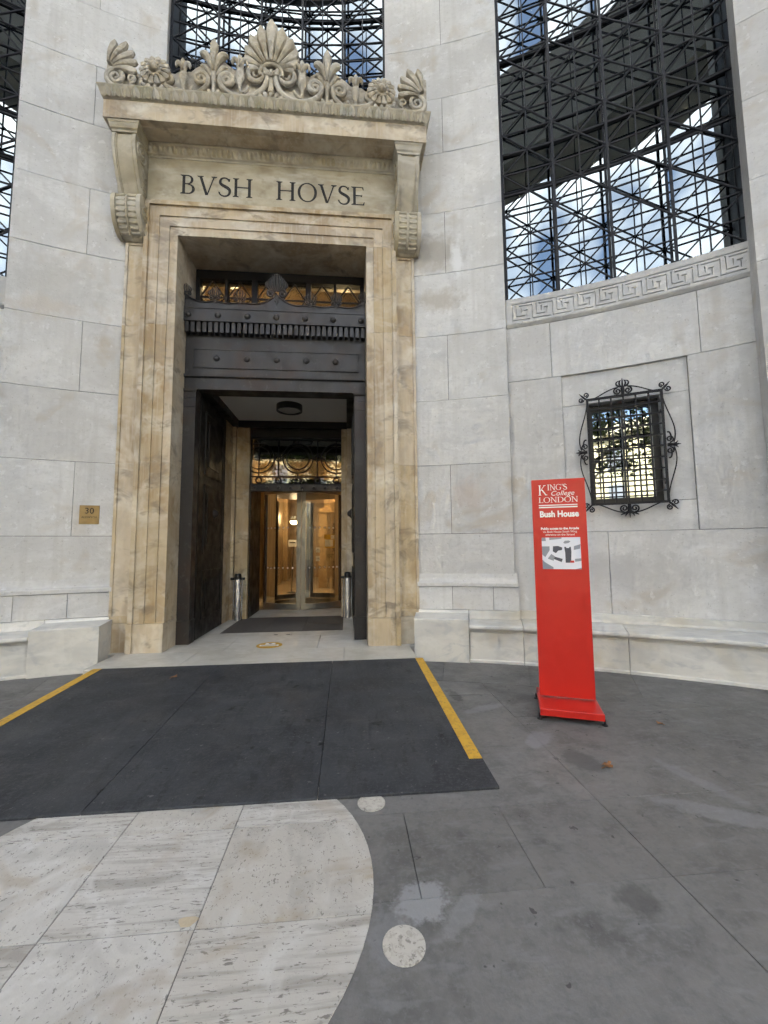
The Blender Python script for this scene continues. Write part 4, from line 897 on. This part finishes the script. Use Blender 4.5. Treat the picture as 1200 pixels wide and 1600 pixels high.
# ================================================================== LOBBY
lb = thing('lobby', 'warm lit stone lobby seen through the glass door', 'lobby', (0, 8, .115))
part('left_wall', MB().box(-1.75, -1.6, 5.9, 15, .113, 4.6), 'lobby_stone', lb)
part('left_return', MB().box(-3.5, -1.6, 5.75, 5.9, .113, 4.6), 'lobby_stone', lb)
for y in (7.0, 9.4, 11.8): part('wall_pilaster', MB().box(-1.599, -1.42, y, y+.7, .113, 4.4), 'lobby_stone', lb)
part('back_wall', MB().box(-1.6, 4.5, 14, 14.2, .113, 4.6), 'lobby_stone', lb)
part('right_wall', MB().box(3.2, 3.4, 2.75, 14, .113, 4.6), 'lobby_stone', lb); part('far_left_wall', MB().box(-3.5, -3.3, 2.75, 5.75, .113, 4.6), 'lobby_stone', lb)
part('front_wall', MB().box(-3.5, XC-1.0, 2.76, 3.0, .113, 4.6), 'lobby_stone', lb); part('front_wall', MB().box(XC+1.0, 3.2, 2.76, 3.0, .113, 4.6), 'lobby_stone', lb)
part('ceiling', MB().box(-3.5, 4.5, 2.76, 14.2, 4.5, 4.6), 'lobby_stone', lb)
part('fanlight_dark_panel', MB().box(XC-.99, XC+.99, 3.05, 3.3, 3.47, 4.49), 'lobby_dark', lb)  # added dark panel, stands in for the gloom behind the upper fanlight
part('partition', MB().box(.30, 3.2, 8.6, 8.8, 2.75, 4.49), 'lobby_stone', lb); part('partition', MB().box(.12, .42, 8.6, 8.8, .113, 2.75), 'lobby_stone', lb)
part('partition_moulding', MB().box(.12, 3.2, 8.52, 8.599, 2.75, 2.9), 'lobby_stone', lb)
part('cabinet', MB().box(.62, 1.9, 8.2, 8.55, .113, 2.35), 'lobby_dark', lb)
part('counter', MB().box(-1.4, -1.0, 6.1, 6.5, .113, 1.15), 'lobby_dark', lb)
def sconce(x, y, z, n, nx):
    t = thing('wall_sconce', ['lit half bowl wall sconce nearest the left glass edge', 'lit half bowl wall sconce beside the left door stile', 'lit half bowl wall sconce just left of the centre stiles'][n], 'sconce', (x, y, z), 'lobby sconces')
    part('bowl', MB().lathe([(.02,-.12),(.10,-.09),(.15,-.02),(.155,.03),(.14,.03),(.02,-.08)], (x, y, z), 14), 'lamp_glow', t, True)
    part('back_plate', MB().box(x-.02, x+.02, y-.05, y+.05, z-.14, z+.02), 'brass', t)
    lamp_light('sconce_light', (x+.02, y, z+.18), 18)
sconce(-1.25, 6.3, 2.50, 0, 1); sconce(-1.38, 7.55, 2.56, 1, 1); sconce(-1.0, 10.6, 2.55, 2, 1)
for n_, (x, y) in enumerate([(-.55, 6.6), (1.1, 7.2)]):
    t = thing('downlight', ['left lit ceiling downlight seen through the fanlight', 'right lit ceiling downlight seen through the fanlight'][n_], 'downlight', (x, y, 4.48), 'lobby downlights')
    part('lens', MB().lathe([(.01,0),(.07,0),(.07,-.02),(.01,-.025)], (x, y, 4.485), 14), 'lamp_glow', t); part('rim', MB().lathe([(.075,.01),(.09,.005),(.09,-.02),(.075,-.02)], (x, y, 4.485), 14), 'brass', t)
    lamp_light('downlight_light', (x, y, 4.38), 24)
def poster(x0, x1, z0, z1, y, mat, label, lines):
    t = thing('notice', label, 'notice', ((x0+x1)/2, y, z0)); part('sheet', MB().box(x0, x1, y, y+.01, z0, z1), mat, t)
    for a, b, c_, e_, m_ in lines: part('printed_panel', MB().box(x0+(x1-x0)*a, x0+(x1-x0)*b, y-.003, y-.0005, z0+(z1-z0)*c_, z0+(z1-z0)*e_), m_, t)
poster(.40,.74,1.50,1.92,6.9,'poster_yellow','yellow and white notice on the right glass panel',[(.05,.8,.12,.62,'white_print'),(.62,.95,.66,.95,'white_print')])
poster(.46,.72,1.10,1.40,6.92,'poster_tan','tan printed notice below the yellow notice',[(.1,.9,.6,.66,'lobby_dark'),(.1,.7,.4,.46,'lobby_dark')])
poster(.14,.27,1.36,1.52,6.94,'white_print','upper small white notice left of the tan notice',[(.2,.8,.5,.6,'lobby_dark')])
poster(.14,.27,1.10,1.26,6.94,'white_print','lower small white notice left of the tan notice',[(.2,.8,.5,.6,'lobby_dark')])
for n, (x, y) in enumerate([(-1.2, 6.9), (-.62, 7.2)]):
    t = thing('sign_stand', ['slim black stand with white card near the left lobby wall', 'slim black stand with white card behind the centre door stile'][n], 'sign stand', (x, y, .115), 'lobby sign stands')
    part('pole', MB().tube([(x,y,.14),(x+.04,y,1.58)], .013, 6), 'black_iron', t); part('base', MB().lathe([(.14,0),(.14,.02),(.03,.04)], (x,y,.113), 14), 'black_iron', t)
    c_ = part('card', MB().box(x-.11, x+.15, y-.03, y-.02, 1.55, 1.77), 'white_print', t); part('printed_panel', MB().box(x-.08, x+.10, y-.034, y-.031, 1.66, 1.70), 'lobby_dark', c_)

# barrier posts wrapped in film
def barrier(x, y, label):
    t = thing('barrier_post', label, 'barrier post', (x, y, .117), 'wrapped chrome posts')
    part('tube', MB().lathe([(.055,.0),(.055,.80),(.052,.81)], (x, y, .118), 16), 'wrapped_film', t, True)
    for s in (-1, 1):
        part('rail', MB().tube([(x+s*.082, y+.0, .118), (x+s*.082, y, .93)], .014, 8), 'chrome', t, True)
        part('bracket', MB().box(x+s*.10-.035, x+s*.10+.035, y-.035, y+.035, .90, .945), 'black_paint', t)
    part('cap', MB().lathe([(.064,.0),(.068,.04),(.064,.09),(.05,.105),(.01,.11)], (x, y, .915), 16), 'black_paint', t, True)
barrier(-1.035, 2.37, 'film wrapped chrome post with black cap beside the left bronze door'); barrier(1.115, 2.36, 'film wrapped chrome post with black cap beside the right bronze pilaster')

# ================================================================== LATTICE WINDOWS
def lattice(name, label, t0, t1, ncell, z0, p, nrow, Rg, split_rows, jamb=.0045):
    wd = thing(name, label, 'window', cp((t0+t1)/2, Rg, z0), 'lattice windows')
    zt = z0+p*nrow
    a0, a1 = t0+jamb, t1-jamb; dt = (a1-a0)/ncell; e = .0004
    for s0, s1 in ((t0+e, a0), (a1, t1-e)):
        part('jamb_frame', cblock(MB(), s0, s1, Rg-.03, Rg+.36, z0, zt, 2), 'grille_paint', wd)
    for i in range(1, 2*ncell):
        th = a0+dt*i/2; hw = .0016 if i % 2 == 0 else .0008
        part('mullion' if i % 2 == 0 else 'thin_mullion', cblock(MB(), th-hw, th+hw, Rg-(.03 if i % 2 == 0 else .018), Rg+(.03 if i % 2 == 0 else .012), z0, zt, 1), 'grille_paint', wd)
    for j in range(0, 2*nrow+1):
        z = z0+p*j/2; hh = .009 if j % 2 == 0 else .0075
        if j == 0: z += .012
        part('cross_bar', cblock(MB(), a0, a1, Rg-.012, Rg+.010, z-hh, z+hh), 'grille_paint', wd)
    dg = {}
    for i in range(ncell):
        for j in range(nrow):
            for s in (0, 1):
                w_ = dt*Rg; L_ = sqrt(w_*w_+p*p)
                if s not in dg:
                    fr = lambda a, d, b: Vector((a, d, b)); ux, uz = (w_/L_, p/L_) if s == 0 else (w_/L_, -p/L_); h_ = .0075
                    def q(t, o): return (ux*t-uz*o, uz*t+ux*o)
                    pl = [q(-L_/2, -h_), q(L_/2, -h_), q(L_/2, h_), q(-L_/2, h_)]
                    dg[s] = MB().prism(pl, fr, -.019-.002*s, .004+.0*s).mesh('diagonal_bar', 'grille_paint')
                link('diagonal_bar', dg[s], wd, fr_matrix(a0+dt*(i+.5), Rg*cos(dt/2)*.5+Rg*.5-.001, z0+p*(j+.5)))
    nod = MB().lathe([(.004,.026),(.015,.023),(.019,.017),(.019,-.0)], (0,0,0), 8, 'y').mesh('node_boss', 'grille_paint', True)
    for i in range(0, 2*ncell+1):
        for j in range(0, 2*nrow+1):
            if (i+j) % 2 == 0 and 0 < i < 2*ncell and j > 0: link('node_boss', nod, wd, fr_matrix(a0+dt*i/2, Rg-.006, z0+p*j/2))
    # glazing behind
    Rw = Rg+.36
    rows = [z0]+[z0+p*s for s in split_rows]+[zt]
    for k in range(len(rows)-1):
        for i in range(ncell):
            ta, tb_ = a0+dt*i, a0+dt*(i+1); A, B = Vector(cp(ta+.0018, Rw, 0)), Vector(cp(tb_-.0018, Rw, 0))
            n_ = (B-A).cross(Vector((0, 0, 1))).normalized()*-1; tl = random.uniform(-.0025, .0025); za_, zb_ = rows[k]+.015, rows[k+1]-.03
            off = n_*0
            vs_ = [A+Vector((0,0,za_))+n_*tl, B+Vector((0,0,za_))-n_*tl, B+Vector((0,0,zb_))-n_*tl*.5, A+Vector((0,0,zb_))+n_*tl*.5]
            part('pane', MB().add(vs_+[v+n_*.012 for v in vs_], [(0,1,2,3),(7,6,5,4),(0,4,5,1),(1,5,6,2),(2,6,7,3),(3,7,4,0)]), 'mirror_glass', wd)
    for i in range(0, ncell+1):
        th = a0+dt*i; part('glazing_post', cblock(MB(), max(t0+e, th-.0013), min(t1-e, th+.0013), Rw-.02, Rw+.06, z0, zt, 1), 'grille_paint', wd)
    for s in [0]+list(split_rows):
        z = z0+p*s; part('glazing_rail', cblock(MB(), a0, a1, Rw-.02, Rw+.05, z, z+.02), 'grille_paint', wd)
        if s: part('glazing_rail', cblock(MB(), a0, a1, Rw-.03, Rw+.05, z-.045, z-.028), 'grille_paint', wd)
lattice('lattice_window', 'tall dark lattice window above the Greek key band at right', TR, TB, 4, 5.25, .69, 9, RR+.13, (3, 4, 6.5))
lattice('lattice_window', 'tall dark lattice window cut by the left picture edge', -TB, -TR, 4, 5.25, .69, 9, RR+.13, (3, 4, 6.5))
lattice('lattice_window', 'dark lattice window rising behind the carved palmette cresting', -.18, .18, 5, 8.60, .645, 6, RR+.16, (2, 4))

# ================================================================== SMALL WINDOW and wrought iron grille
THG = .517
frw = frame_at(THG, RR+.14)
sw = thing('small_window', 'small dark framed window behind the wrought iron grille at right', 'window', frw(0, .15, 2.09))
HA, Z0, Z1_ = .433, 2.092, 3.513
for a, b, z0, z1 in [(-HA, HA, Z0, Z0+.075), (-HA, HA, Z1_-.09, Z1_), (-HA, -HA+.06, Z0+.075, Z1_-.09), (HA-.085, HA, Z0+.075, Z1_-.09), (-.012, .012, Z0+.075, Z1_-.09)]:
    part('frame', MB().boxf(frw, a, b, .14, .22, z0, z1), 'black_paint', sw)
for a, b in ((-HA+.06, -.012), (.012, HA-.085)):
    part('pane', MB().boxf(frw, a, b, .175, .185, Z0+.075, Z1_-.09), 'tinted_glass', sw)
for a, b in ((-HA-.02, -HA), (HA, HA+.02)): part('reveal', MB().boxf(frw, a, b, .0-.0+.004, .35, Z0, Z1_), 'portland', sw)
part('backing', MB().boxf(frw, -HA-.02, HA+.02, .36, .40, Z0-.1, Z1_+.1), 'black_paint', sw)
wg = thing('wrought_iron_grille', 'black wrought iron window grille with scrolled corners and spikes', 'grille', frw(0, -.1, 2.07))
GD = -.10; GA, GZ0, GZ1 = .437, 2.07, 3.54
def gt(pl, r, nm, parent=None, d=GD, n=6): return part(nm, MB().tube(to3(pl, frw, d), r, n), 'black_iron', parent or wg, True)
for i in range(7):
    a = -GA+2*GA*i/6; fat = i in (0, 6)
    part('frame_bar' if fat else 'vertical_bar', MB().boxf(frw, a-(.015 if fat else .0095), a+(.015 if fat else .0095), GD-(.015 if fat else .004), GD+.015, GZ0-.0, GZ1+.0), 'black_iron', wg)
for j in range(11):
    z = GZ0+(GZ1-GZ0)*j/10; fat = j in (0, 10)
    part('frame_bar' if fat else 'horizontal_bar', MB().boxf(frw, -GA, GA, GD-.017 if fat else GD-.013, GD+.011, z-(.015 if fat else .0095), z+(.015 if fat else .0095)), 'black_iron', wg)
for s in (-1, 1):
    for z in (GZ0+.25, GZ1-.25): part('wall_fixing', MB().boxf(frw, s*GA-.012, s*GA+.012, GD+.015, .0, z-.012, z+.012), 'black_iron', wg)
zm = (GZ0+GZ1)/2
for s in (-1, 1):
    for v in (-1, 1):
        cz = GZ1 if v > 0 else GZ0
        # side ogee bow from corner to the middle spike
        gt(bez((s*GA, cz), (s*(GA+.015), cz-v*.30), (s*(GA+.175), zm+v*.26), (s*(GA+.10), zm+v*.03), 14), .008, 'side_bow')
        gt(bez((s*GA, cz), (s*.30, cz-v*.01), (s*.24, cz+v*.10), (s*.05, cz+v*.125), 14), .008, 'end_bow')
        # middle scrolls
        gt(spiral(s*(GA+.055), zm+v*.075, .046, s*0+(-pi/2*v), s*v*1.5, 24, .15), .009, 'scroll')
        gt(bez((s*(GA+.06), zm+v*.03), (s*(GA+.09), zm+v*.10), (s*(GA+.06), zm+v*.20), (s*(GA+.035), zm+v*.165), 10)[2:], [.010]*9, 'scroll')
        # corner scrolls and spike
        gt([(s*GA, cz), (s*(GA+.05), cz+v*.05), (s*(GA+.098), cz+v*.105)], [.012,.014,.003], 'corner_spike')
        gt(spiral(s*(GA+.012), cz+v*.075, .036, -pi/2*v, s*v*1.3*-1, 18, .25), .009, 'corner_scroll')
        gt(spiral(s*(GA+.075), cz+v*.012, .036, pi if s > 0 else 0, s*v*1.3, 18, .25), .009, 'corner_scroll')
    gt([(s*(GA+.03), zm), (s*(GA+.10), zm), (s*(GA+.175), zm)], [.022,.018,.003], 'side_spike')
    for v in (-1, 1): gt([(s*(GA+.08), zm), (s*(GA+.125), zm+v*.02), (s*(GA+.145), zm+v*.045)], [.014,.010,.003], 'side_leaf')
    gt(spiral(s*.062, GZ1+.068, .05, pi/2, -s*1.5, 24, .15), .011, 'scroll'); gt(spiral(s*.062, GZ0-.068, .05, -pi/2, s*1.5, 24, .15), .011, 'scroll')
gt([(0, GZ1), (0, GZ1+.10), (0, GZ1+.13)], [.02,.026,.02], 'top_stem')
for k in range(-2, 3):
    gt(bez((k*.012, GZ1+.12), (k*.045, GZ1+.15), (k*.045, GZ1+.20), (k*.016, GZ1+.225-.008*abs(k)), 8), [.007,.010,.012,.012,.011,.010,.009,.007,.004], 'top_leaf')
gt([(0, GZ1+.2), (0, GZ1+.245)], [.010,.003], 'top_spike')
gt([(0, GZ0), (0, GZ0-.10), (0, GZ0-.13)], [.02,.026,.016], 'bottom_stem')
for k in (-2, -1, 0, 1, 2): gt(bez((k*.008, GZ0-.11), (k*.03, GZ0-.13), (k*.05, GZ0-.15), (k*.052, GZ0-.195+.02*abs(k)), 6), [.010,.012,.012,.011,.009,.007,.003], 'bottom_leaf')

# ================================================================== BRASS PLAQUE
frp = frame_at(-.2548, RR)
pq = thing('brass_plaque', 'small square brass plaque reading 30 on the left wall', 'plaque', frp(0, 0, 1.87))
part('plate', MB().boxf(frp, -.117, .117, -.012, .002, 1.872, 2.132), 'brass', pq)
text_part('number', '30', .115, frp, 0, 2.018, -.012, 'letter_paint', pq, bold=.0)
text_part('street_name', 'ALDWYCH', .036, frp, 0, 1.955, -.012, 'letter_paint', pq)

# ================================================================== RED TOTEM SIGN
A, B = Vector((2.905, -2.165, 0)), Vector((3.345, -2.345, 0))
T = (B-A).normalized(); Nb = Vector((-T.y, T.x, 0))           # Nb points away from the viewer
SWD = (B-A).length; OC = (A+B)/2
def frs(a, d, z): return OC+T*a+Nb*d+Vector((0, 0, z))
tsn = thing('totem_sign', 'tall red freestanding sign with white lettering and small street map', 'sign', frs(0, .05, 0))
hw = SWD/2
part('board', MB().loft([[frs(a, d, z) for a, d in ((-hw+e_, 0+e_), (hw-e_, 0+e_), (hw-e_, .06-e_), (-hw+e_, .06-e_))] for z, e_ in ((.12,0),(2.155,0),(2.158,.003))]), 'red_paint', tsn)
part('foot', MB().loft([[frs(a, d, z) for a, d in ((-hw-x_, -f_), (hw+x_, -f_), (hw+x_, b_), (-hw-x_, b_))] for z, x_, f_, b_ in ((.046,.016,.29,.28),(.098,.016,.29,.28),(.102,.013,.287,.277))]), 'red_paint', tsn)
for a in (-hw-.02, hw+.02):
    for d in (-.25, .25):
        part('levelling_foot', MB().lathe([(.024,0),(.024,.008),(.01,.014),(.01,.05)], frs(a, d, .0), 12), 'black_paint', tsn, True)
kx = SWD/.475
x = -.185*kx
adv = roman_letter('K', frs, -.178*kx, 2.005, .098, 0, 'white_print', tsn, 1.0, .0015)
x = -.095*kx
for c_ in "ING'S": x += roman_letter(c_, frs, x, 2.052, .055, 0, 'white_print', tsn, 1.13, .0015)
text_part('lettering', 'College', .066, frs, .035*kx, 1.998, 0, 'white_print', tsn, width=.205*kx, shear=.3)
x = -.178*kx
for c_ in 'LONDON': x += roman_letter(c_, frs, x, 1.932, .052, 0, 'white_print', tsn, 1.36, .0015)
for z, h in ((1.906, .009), (1.886, .012)): part('underline', MB().boxf(frs, -.178*kx, .165*kx, -.0016, .001, z-h/2, z+h/2), 'white_print', tsn)
text_part('lettering', 'Bush House', .082, frs, 0, 1.793, 0, 'white_print', tsn, width=.345*kx, bold=.003)
text_part('lettering', 'Public access to the Arcade', .030, frs, .0, 1.671, 0, 'white_print', tsn, width=.335*kx, bold=.0012)
text_part('lettering', 'via Bush House South Wing', .028, frs, .0, 1.641, 0, 'white_print', tsn, width=.30*kx)
text_part('lettering', 'entrance on the Strand', .028, frs, .0, 1.613, 0, 'white_print', tsn, width=.255*kx)
mp_ = part('street_map', MB().boxf(frs, -.165*kx, .175*kx, -.0015, .001, 1.295, 1.595), 'map_print', tsn)
def mpoly(pts, mat, lift):
    q = [(-.165*kx+.34*kx*u, 1.295+.30*v) for u, v in pts]; part('map_block', MB().prism(q, frs, -.0015-lift, .0), mat, mp_)
G_, D_ = 'map_grey', 'map_dark'
for pts, m_ in [([(0,.89),(.11,.89),(.10,1),(0,1)],G_),([(.20,.92),(.52,.96),(.52,1),(.20,1)],G_),([(.56,.83),(.60,.80),(.70,.82),(.75,.87),(.70,.90),(.60,.89)],G_),
    ([(0,.46),(.08,.38),(.20,.60),(.20,.72),(0,.72)],G_),([(.28,.56),(.36,.50),(.42,.58),(.52,.60),(.53,.68),(.42,.73),(.29,.72)],D_),([(.14,.33),(.29,.26),(.33,.40),(.24,.48)],G_),
    ([(.27,.33),(.50,.22),(.53,.32),(.33,.39)],D_),([(.60,.20),(.74,.20),(.76,.55),(.75,.70),(.72,.70),(.70,.66),(.64,.66),(.62,.70),(.58,.70),(.60,.5)],D_),
    ([(.82,.60),(.98,.64),(1,.78),(.83,.72)],G_),([(.84,.23),(1,.26),(1,.34),(.84,.32)],G_),([(0,0),(.28,0),(.28,.06),(.06,.22),(0,.30)],G_),([(.85,0),(1,0),(1,.05)],G_)]: mpoly(pts, m_, .0006)
mpoly([(.72,.20),(.82,.20),(.82,.27),(.72,.27)], 'red_paint', .0012)

# ================================================================== FALLEN LEAVES
def dry_leaf(x, y, z, s, ang, label, tilt=.2):
    mb = MB(); pts = []
    n = 20
    for i in range(n):
        a = 2*pi*i/n; r = s*(.55+.45*abs(cos(2.5*a)))*(1 if i % 2 else .8); pts.append((r*cos(a), r*sin(a)*.8))
    vs_ = [(0, 0, s*.22)]+[(px_, py_, s*.22+s*.35*((px_/s)**2)-s*.18*abs(py_/s)) for px_, py_ in pts]
    vs_ = [(px_, py_, max(pz_, .002)) for px_, py_, pz_ in vs_]
    top_ = [(0, i+1, (i+1) % n+1) for i in range(n)]; m_ = n+1
    fs_ = top_+[(c_+m_, b_+m_, a_+m_) for a_, b_, c_ in top_]+[(i+1, i+1+m_, (i+1) % n+1+m_, (i+1) % n+1) for i in range(n)]
    mb.add(vs_+[(a_, b_, c_-.0015) for a_, b_, c_ in vs_], fs_)
    st_ = MB().tube([(0,0,s*.2),(-s*.8,.1*s,.004),(-s*1.3,.2*s,.006)], .0025, 5); mb.add(st_.v, st_.f)
    o = single('fallen_leaf', mb, 'dry_leaf', label, 'leaf', group='fallen leaves'); o.matrix_basis = Matrix.Translation((x, y, z)) @ Matrix.Rotation(ang, 4, 'Z')
dry_leaf(2.885, -3.19, .001, .05, .6, 'curled brown leaf on the paving in front of the red sign')
dry_leaf(3.75, -2.60, .001, .032, 2.1, 'small brown leaf on the paving behind the red sign toward the bench')
dry_leaf(-.80, -1.15, rz(-1.15)+.001, .042, 1.2, 'dry leaf lying near the top of the black ramp')

# ================================================================== WHAT STANDS BEHIND THE VIEWER (seen in the glass)
po = thing('portico', 'giant stone columns and beam behind the viewer mirrored dark in the windows', 'portico', (0, -10, 0))
part('beam', MB().box(-16, 16, -12.4, -10.2, 18.6, 23.0), 'shaded_portico_stone', po)
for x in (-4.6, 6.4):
    part('column', MB().lathe([(1.0,0),(1.0,.4),(.82,.5),(.80,5),(.70,17.8),(.95,18.3),(1.0,18.59)], (x, -11.3, 0), 24), 'shaded_portico_stone', po, True)
ob = thing('opposite_building', 'pale stone building across the road mirrored in the small window', 'building', (0, -36, 0))
part('wall', MB().box(-34, 34, -40, -36, 0, 13), 'opposite_stone', ob)
part('cornice', MB().box(-34.4, 34.4, -36.001, -35.4, 12.2, 13.2), 'opposite_stone', ob)
wmesh = MB().box(-.8, .8, -35.99, -35.9, 0, 2.2).mesh('window', 'map_grey')
for fl in range(3):
    for k in range(14): link('window', wmesh, ob, Matrix.Translation((-29+k*4.5, 0, 1.4+fl*3.7)))
def tree(x, y, h, r, label, seed, dense=620):
    rnd = random.Random(seed); t = thing('plane_tree', label, 'tree', (x, y, 0), 'street trees')
    part('trunk', MB().tube([(x,y,0),(x+.1,y,h*.25),(x-.1,y+.1,h*.5),(x,y,h*.8)], [.30,.24,.17,.05], 8), 'bark', t, True)
    for k in range(7):
        a = rnd.uniform(0, 2*pi); z = h*rnd.uniform(.35, .6)
        part('limb', MB().tube([(x,y,z),(x+cos(a)*r*.45,y+sin(a)*r*.45,z+h*.13),(x+cos(a)*r*.85,y+sin(a)*r*.85,z+h*.22)], [.12,.07,.02], 6), 'bark', t, True)
    mb = MB(); cl_ = [(rnd.gauss(0, .45)*r, rnd.gauss(0, .45)*r, h*.66+rnd.gauss(0, .13)*h, rnd.uniform(.5, 1.2)) for _ in range(60)]
    for _ in range(int(dense*r)):
        c_ = rnd.choice(cl_); p = Vector((x+c_[0]+rnd.gauss(0, .5)*c_[3], y+c_[1]+rnd.gauss(0, .5)*c_[3], c_[2]+rnd.gauss(0, .4)*c_[3])); s = rnd.uniform(.10, .19)
        u = Vector((rnd.gauss(0,1), rnd.gauss(0,1), rnd.gauss(0,.6))).normalized(); v = u.orthogonal().normalized()
        mb.add([p-u*s, p-v*s*.6, p+u*s, p+v*s*.6], [(0,1,2,3)])
    part('crown', mb, 'foliage', t)
tree(-7.8, -23, 14, 5.2, 'leafy plane tree behind the viewer at left, mirrored in the small window', 1)
tree(-1.6, -25, 14, 4.2, 'leafy plane tree straight behind the viewer, mirrored in the fanlight', 2, 1500)
tree(12.5, -21, 11, 3.4, 'leafy plane tree behind the viewer at right, mirrored in the lattice window', 3)
